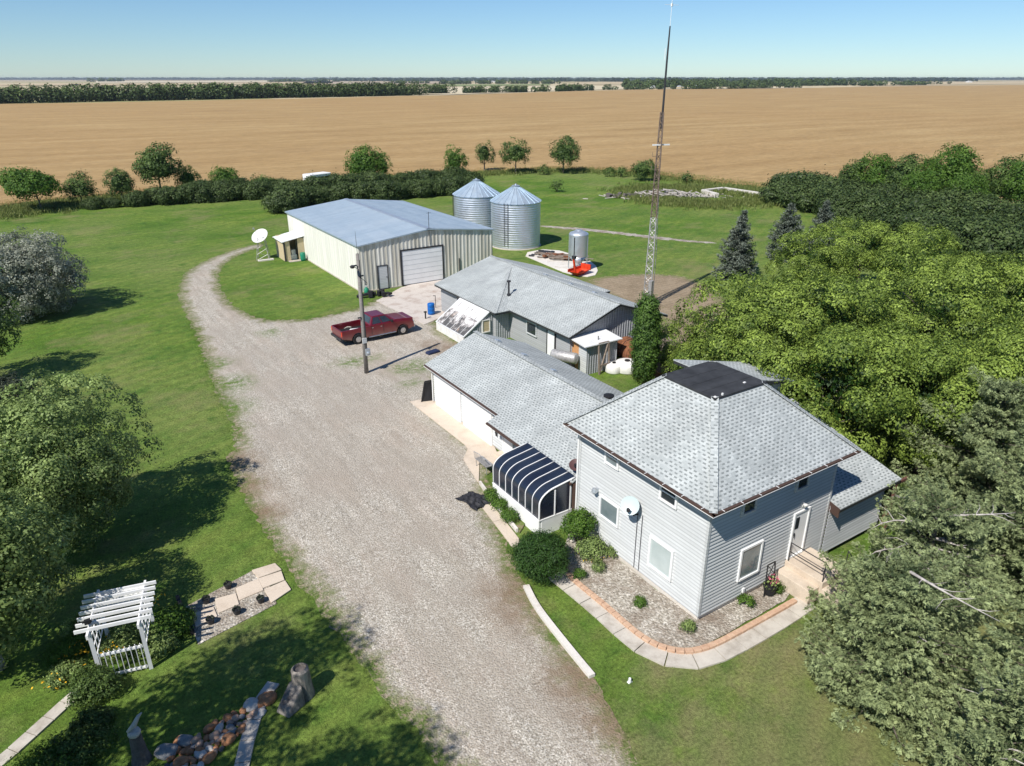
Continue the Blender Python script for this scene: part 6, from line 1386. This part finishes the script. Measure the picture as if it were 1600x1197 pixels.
shp = broad_tree('poplar', 14.0, 3.0, 'tall poplar outside the lower left corner', SGR, (-6.6, 15.9, 0), 'leaf_poplar', .16, 210, 90, crown_bot=.2, cr=.7)
for x, y, s_, lb in ((-5.6, 10.4, .95, 'poplar outside the bottom left corner'), (-4.4, 6.6, .85, 'poplar nearest the viewer, outside the bottom edge'), (-8.6, 8.8, .85, 'farthest left of the poplars outside the lower left corner')): dup(shp, (x, y), random.uniform(0, 6), s_, lb, SGR)

# row of field-edge trees
FE = 'separate young trees along the edge of the wheat field'
def edge_tree(name, T, lab, leaf='leaf_poplar', n=110, bot=.15, lean=(0, 0)):
    x, y, h, r = T; return broad_tree(name, h, r, lab, FE, (x, y, 0), leaf, .24*max(r, 1.6)/2.2, n, 52, crown_bot=bot, cr=max(.45, r*.30), lean=lean, fill=.12)
edge_tree('field_tree', (0.04,127.46,5.67,3.18), 'rounded tree with a bare leaning trunk, leftmost along the wheat field', 'leaf_bright', 150, .32, (-1.4, .6))
edge_tree('field_tree', (5.48,129.41,4.62,2.05), 'second tree from the left along the field', 'leaf_poplar', 90, .1)
edge_tree('field_tree', (11.14,130.16,5.11,2.01), 'third tree from the left along the field', 'leaf_poplar', 90, .1)
edge_tree('field_tree', (17.48,134.90,7.73,3.18), 'tallest tree on the left part of the field edge, with gaps in its crown', 'leaf_poplar', 130, .15)
edge_tree('field_tree', (22.08,136.30,4.02,1.87), 'small tree right of the tallest one, rising from the hedge', 'leaf_bright', 70, .1)
edge_tree('field_tree', (27.55,132.75,4.14,2.20), 'small bright tree rising from the left hedge', 'leaf_bright', 80, .1)
edge_tree('field_tree', (32.92,129.26,2.77,1.98), 'low tree at the right end of the left hedge', 'leaf_poplar', 60, .05)
edge_tree('field_tree', (51.78,129.68,6.36,2.95), 'dense rounded tree behind the machine shed', 'leaf_bright', 150, .1)
edge_tree('field_tree', (54.58,127.86,5.58,1.42), 'slim tree touching the dense rounded one', 'leaf_bright', 60, .1)
edge_tree('field_tree', (67.43,123.82,6.18,2.06), 'light green tree behind the hedge left of the bins', 'leaf_bright', 90, .12)
edge_tree('field_tree', (78.90,132.01,6.44,1.85), 'slender grey-green tree above the grain bins', 'leaf_poplar', 70, .15)
edge_tree('field_tree', (83.18,126.65,6.61,2.47), 'tree standing alone right of the slender one', 'leaf_poplar', 100, .2)
edge_tree('field_tree', (91.98,122.22,6.77,2.75), 'tree standing alone with a round crown and its own shadow', 'leaf_poplar', 110, .2)
edge_tree('field_bush', (98.02,105.07,3.66,2.32), 'broad bush beside the lattice tower at the field edge', 'leaf_poplar', 80, .0)
for q, lb in (((96.56,113.00), 'thin sapling at the field edge'), ((97.82,110.97), 'dark sapling next to the thin one'), ((101.81,97.19), 'small green sapling right of the lattice tower'), ((87.42,122.63), 'tiny shrub between the lone trees'), ((75.30,101.74), 'tiny sapling alone on the far lawn')):
    bushy('sapling', lb, (*q, 0), (.8, .8, .9), 'leaf_poplar', .3, 16, 24, cat='sapling', cr=.4)

# hedges: rows of caragana bushes, each its own
HA = 'dark caragana bushes of the left hedge'; HB_ = 'dark caragana bushes of the hedge behind the shed'; HC = 'dark bushes of the right windbreak'
hp_ = [bushy('caragana_bush', 'low caragana bush at the left tip of the left hedge', (*(12.49,124.86), 0), (1.9, 1.7, 1.2), 'leaf_hedge', .22, 110, 60, group=HA, cr=.5, cz=.95, low=-.8),
       bushy('caragana_bush', 'caragana bush under the tallest field-edge tree', (*(15.78,125.64), 0), (1.7, 1.9, 1.35), 'leaf_hedge', .22, 110, 60, group=HA, cr=.45, cz=1.0, low=-.8)]
ORD = 'first second third fourth fifth sixth seventh eighth ninth tenth eleventh twelfth thirteenth fourteenth fifteenth sixteenth seventeenth eighteenth nineteenth twentieth'.split()
def row(path, step, s0, s1, label, group, jit=.6, srcs=None):
    pp = arc_sample(path, step); n = len(pp)
    for i, p in enumerate(pp):
        lab = (ORD[i]+' bush from the left ' if i < n/2 and i < 20 else (ORD[n-1-i] if n-i <= 20 else 'middle')+' bush from the right ')+label
        dup(random.choice(srcs or hp_), (p[0]+random.uniform(-jit, jit), p[1]+random.uniform(-jit, jit)), random.uniform(0, 6.28), random.uniform(s0, s1), lab, group)
row([(6.86,125.04),(11.67,125.39),(17.12,127.04)], 2.2, .6, .85, 'in the low left tail of the left hedge', HA)
row([(16.79,124.98),(21.22,124.37),(25.97,123.63),(29.80,122.74),(32.38,122.70)], 2.0, 1.0, 1.35, 'in the front row of the left hedge', HA)
row([(18.63,131.63),(24.58,131.14),(31.52,129.27),(36.36,127.03)], 2.6, 0.75, 1.15, 'in the back row of the left hedge', HA)
row([(29.20,106.56),(33.52,111.20),(38.72,111.49),(42.84,111.11),(49.11,110.20),(56.88,109.31),(64.48,110.59)], 2.0, 1.0, 1.4, 'in the front row of the hedge behind the shed', HB_)
row([(35.52,117.43),(43.89,119.48),(51.52,120.87),(60.99,119.59),(68.53,119.86)], 2.4, 1.05, 1.4, 'in the back row of the hedge behind the shed', HB_)
row([(97.00,72.90),(95.66,66.69),(95.60,60.31),(95.23,52.51),(94.10,45.18),(92.37,38.40),(90.52,32.36)], 2.1, 1.4, 1.8, 'in the middle row of the dark right windbreak', HC)
row([(103.80,76.32),(104.15,68.25),(104.21,59.80),(103.78,52.01),(102.96,43.32),(101.83,35.63)], 2.2, 1.5, 1.9, 'in the back row of the dark right windbreak', HC)
row([(90.98,59.17),(88.54,50.22),(85.84,43.05),(83.76,35.69),(81.74,29.89)], 2.4, 1.3, 1.7, 'in the front row of the dark right windbreak', HC)
WB = 'taller trees of the right windbreak'
wbp = broad_tree('windbreak_tree', 6.4, 2.3, 'leftmost taller tree rising from the right windbreak', WB, (*(110.19,68.93), 0), 'leaf_poplar', .26, 130, 60, crown_bot=.08, cr=.7); wbq = broad_tree('windbreak_tree', 7.2, 2.6, 'brighter second taller tree of the right windbreak', WB, (*(111.14,65.98), 0), 'leaf_bright', .27, 140, 60, crown_bot=.1, cr=.75)
for (px, s_, src, lb) in (((112.74,62.68), 1.15, 0, 'dark rounded taller tree of the right windbreak'), ((115.13,59.65), .95, 1, 'fourth taller tree from the left in the right windbreak'), ((115.78,56.37), 1.25, 1, 'highest tree of the right windbreak'), ((115.31,52.59), .95, 0, 'lower tree right of the highest one in the windbreak'), ((116.31,49.35), 1.2, 0, 'open-crowned tree in the windbreak with wheat showing behind'), ((114.76,45.47), 1.2, 1, 'windbreak tree at the right picture edge'), ((105.14,55.98), .85, 1, 'short bright tree in front of the windbreak trees'), ((105.76,49.57), .85, 1, 'short bright tree below the highest windbreak tree'), ((113.46,41.76), 1.2, 0, 'windbreak tree beyond the right edge')):
    dup((wbp, wbq)[src], px, random.uniform(0, 6), s_, lb, WB)

# tall weeds along the field edge, the brush pile and hedges
pts = []
for line, w, n in (([(-15.85,124.65),(-5.20,130.85),(3.16,133.84),(12.07,132.65)], 3.0, 1500), ([(36.57,135.45),(51.94,133.88),(61.38,131.13)], 2.0, 400), ([(73.25,129.35),(84.30,129.82),(95.00,126.25),(101.93,117.71),(104.93,107.56),(105.96,96.62),(108.44,83.91),(111.25,73.15)], 2.2, 2200), ([(83.93,91.74),(82.22,81.02),(87.13,76.39),(94.89,74.26)], 2.2, 1000), ([(86.99,95.97),(95.16,92.53),(101.26,84.88),(101.14,78.05)], 2.5, 1300), ([(-12.64,128.20),(-5.16,126.36),(-0.48,126.48)], 2.5, 500)):
    rs = resample(line, .6, False)
    for k in range(n): p = random.choice(rs); pts.append((p[0]+random.gauss(0, w), p[1]+random.gauss(0, w)))
tufts('tall_grass', pts, .75, 'leaf_grass', 'tall uncut grass and weeds between the lawn and the wheat field', 'grass', spread=.25, blades=8, width=.10)
# standing straw at the near edge of the crop
pts = []
for k in range(len(wl)-1):
    if -60 < wl[k][0] < 200:
        for j in range(9): pts.append((wl[k][0]+random.uniform(-1.0, 1.2), wl[k][1]+random.uniform(-.8, 2.2)))
tufts('wheat_edge', pts, .8, 'leaf_straw', 'ragged standing straw along the near edge of the wheat field', 'wheat', spread=.35, blades=6, width=.10)
# grass creeping over the edges of paving, drive and bed; sampled along their outlines
pts = []
ol = resample(smooth_loop(driveway, 1), .12)
for p in ol:
    if p[1] < 60 and p[1] > 5:
        for j in range(2): pts.append((p[0]+random.gauss(0, .18), p[1]+random.gauss(0, .18)))
for p in resample(walk, .06, False): pts.append((p[0]+random.gauss(0, .5), p[1]+random.gauss(0, .5)))
wk = [p for p in pts]
tufts('lawn_fringe', wk, .07, 'leaf_lawn', 'short grass creeping over the edges of the drive and the walk', 'grass', spread=.05, blades=6, width=.014)

# ================================================================ FAR TREE BELTS (each reads as one mass)
def belt(name, path, w, h, r, n, lab, leaf='leaf_hedge', card=1.3, per=90):
    rs = resample(path, 5, False); Cs, Ns, Sz, Ti = [], [], [], []
    for k in range(n):
        p = random.choice(rs); hh = h*random.uniform(.65, 1.12); rr = r*random.uniform(.7, 1.25)
        d = rdir(per); d[:, 2] = np.where(d[:, 2] < -.8, -d[:, 2], d[:, 2])
        c = d*np.array([rr, rr, hh*.55])*RNG.uniform(.75, 1.05, per)[:, None]; c[:, 2] += hh*.45
        c += np.array([p[0]+random.uniform(-w, w), p[1]+random.uniform(-w, w), 0]); Cs.append(c); Ns.append(d+RNG.normal(size=d.shape)*.4+np.array([0, 0, .4])); Sz.append(card*RNG.uniform(.7, 1.4, per)); Ti.append(np.clip(.3+.4*d[:, 2]+RNG.uniform(-.3, .3, per)+random.uniform(-.25, .25), 0, 1))
    o = leaves(name, np.concatenate(Cs), np.concatenate(Ns), np.concatenate(Sz), .8, np.concatenate(Ti), mat=leaf); return tag(o, lab, 'woodland', None, 'stuff')
belt('far_wood', [(-105.94,702.44),(-49.34,712.72),(-9.64,731.73),(25.62,738.61),(64.83,756.83)], 16, 13, 6, 240, 'dark wood at the far left beyond the wheat field', card=1.7)
belt('far_wood', [(64.25,750.34),(128.69,764.33),(204.16,785.58),(273.44,795.32),(358.10,821.56),(397.95,828.65)], 16, 13.5, 6, 420, 'long dark wood beyond the wheat field, centre left', card=1.9)
belt('far_wood', [(434.95,886.84),(475.72,885.44)], 12, 12, 5, 30, 'thin clump at the right end of the long dark wood', card=2.0, per=60)
belt('hedgerow', [(497.49,886.86),(555.57,904.06),(630.54,928.17)], 8, 9, 5, 50, 'low hedgerow beyond the field, left of centre', card=2.2, per=60)
belt('hedgerow', [(662.03,940.57),(737.88,969.55),(813.88,999.42)], 8, 10, 5, 45, 'low hedgerow beyond the field, near the centre', card=2.4, per=60)
belt('far_wood', [(1123.74,1281.29),(1244.53,1277.67),(1437.93,1301.72),(1675.43,1340.99),(1936.61,1351.99),(2054.58,1350.20)], 60, 17, 9, 260, 'dark wooded farmyard on the horizon right of the tower', card=4, per=70)
belt('hedgerow', [(865.05,1036.06),(969.94,1044.47),(1050.88,1012.18),(1247.80,1029.08),(1396.10,1034.76)], 8, 9, 6, 70, 'bushes in front of the wooded farmyard', card=2.6, per=60)
belt('hedgerow', [(1880.57,1207.77),(2050.51,1230.40),(2292.12,1275.17)], 10, 14, 8, 26, 'clump of trees on the far right field', card=3.5, per=60)
belt('hedgerow', [(2137.49,1322.25),(2795.67,1464.03),(2867.22,1456.25)], 14, 12, 8, 24, 'line of bushes on the far right field', card=3.5, per=60)
belt('far_wood', [(1288.10,2443.06),(1491.23,2471.56),(1713.25,2413.61),(1691.37,2341.59)], 60, 14, 10, 60, 'far wood near the centre of the horizon', card=5, per=50)
belt('far_wood', [(464.86,5581.24),(592.28,5754.67)], 60, 22, 16, 20, 'far clump at the upper left horizon', card=7, per=50)
belt('far_wood', [(1287.63,4491.05),(1496.43,4675.63),(1596.52,4393.08)], 50, 16, 11, 50, 'far wood above the long dark wood', card=6, per=50)
belt('far_wood', [(1328.57,2849.50),(1431.12,2883.48)], 40, 14, 10, 14, 'small far clump left of the centre', card=5, per=50)
M['leaf_horizon'] = leafmat('distant_wood_leaves', (0.028, 0.045, 0.028), (0.06, 0.085, 0.05), .1)
belt('horizon_wood', [(-2706.17,16634.00),(-114.88,14951.20),(1612.65,13829.33),(3340.17,12707.46),(4722.19,11809.97),(5634.68,10473.10),(6947.60,9620.48),(8096.40,8874.44),(9737.55,7808.67),(11378.70,6742.89),(13705.32,5976.25),(16296.61,4293.45)], 900, 26, 60, 900, 'thin dark line of distant woods all along the horizon', 'leaf_horizon', 42, 40)
belt('horizon_wood', [(2307.94,6348.42),(2815.25,5233.33),(3230.32,4320.99),(3553.49,3831.64)], 250, 20, 30, 160, 'broken dark woods just below the horizon, centre', 'leaf_horizon', 18, 40)
belt('horizon_wood', [(3517.81,3854.81),(4052.97,3507.28),(4796.87,3303.66),(5806.99,2953.77)], 250, 22, 32, 200, 'dark woods just below the horizon, right', 'leaf_horizon', 18, 40)
# far farmsteads
for q, w, h, mt, lb in (((1085.44,1146.67), 16, 5, 'whitewash', 'pale low barn among the bushes beyond the field, left of the tower foot'), ((1143.73,1133.63), 14, 5, 'tanboard', 'tan barn among the far bushes right of the tower'), ((1188.07,1130.31), 10, 6, 'whitewash', 'white building at the edge of the far wooded farmyard'), ((4101.93,2040.84), 26, 8, 'white', 'small white building alone on the right horizon'), ((2138.32,3478.57), 26, 8, 'whitewash', 'pale far farm building near the centre of the horizon'), ((1998.52,3406.81), 20, 7, 'whitewash', 'smaller pale building left of the centre farm')):
    t = thing('far_barn', lb, 'barn', (*q, 0), R(-20)); LB().box(-w/2, w/2, -w/3, w/3, 0, h*.6).build('wall', mt, t)
    LB().side_prism([(-w/2-.4, h*.6), (0, h), (w/2+.4, h*.6)], -w/3-.4, w/3+.4).build('roof', 'siding', t)

# ================================================================ AIR
hz = LB().box(-15000, 20000, -12000, 22000, -1.0, 34.0); hm = bpy.data.materials.new('haze_air'); hm.use_nodes = True; ht = hm.node_tree; ht.nodes.clear()
hv = ht.nodes.new('ShaderNodeVolumePrincipled'); hv.inputs['Color'].default_value = (0.80, 0.90, 1.0, 1); hv.inputs['Density'].default_value = 0.00005; hv.inputs['Anisotropy'].default_value = 0.2
ho = ht.nodes.new('ShaderNodeOutputMaterial'); ht.links.new(hv.outputs[0], ho.inputs['Volume'])
M['haze'] = hm; tag(hz.build('haze', 'haze'), 'thin pale blue air over the fields towards the horizon', 'haze', None, 'stuff')
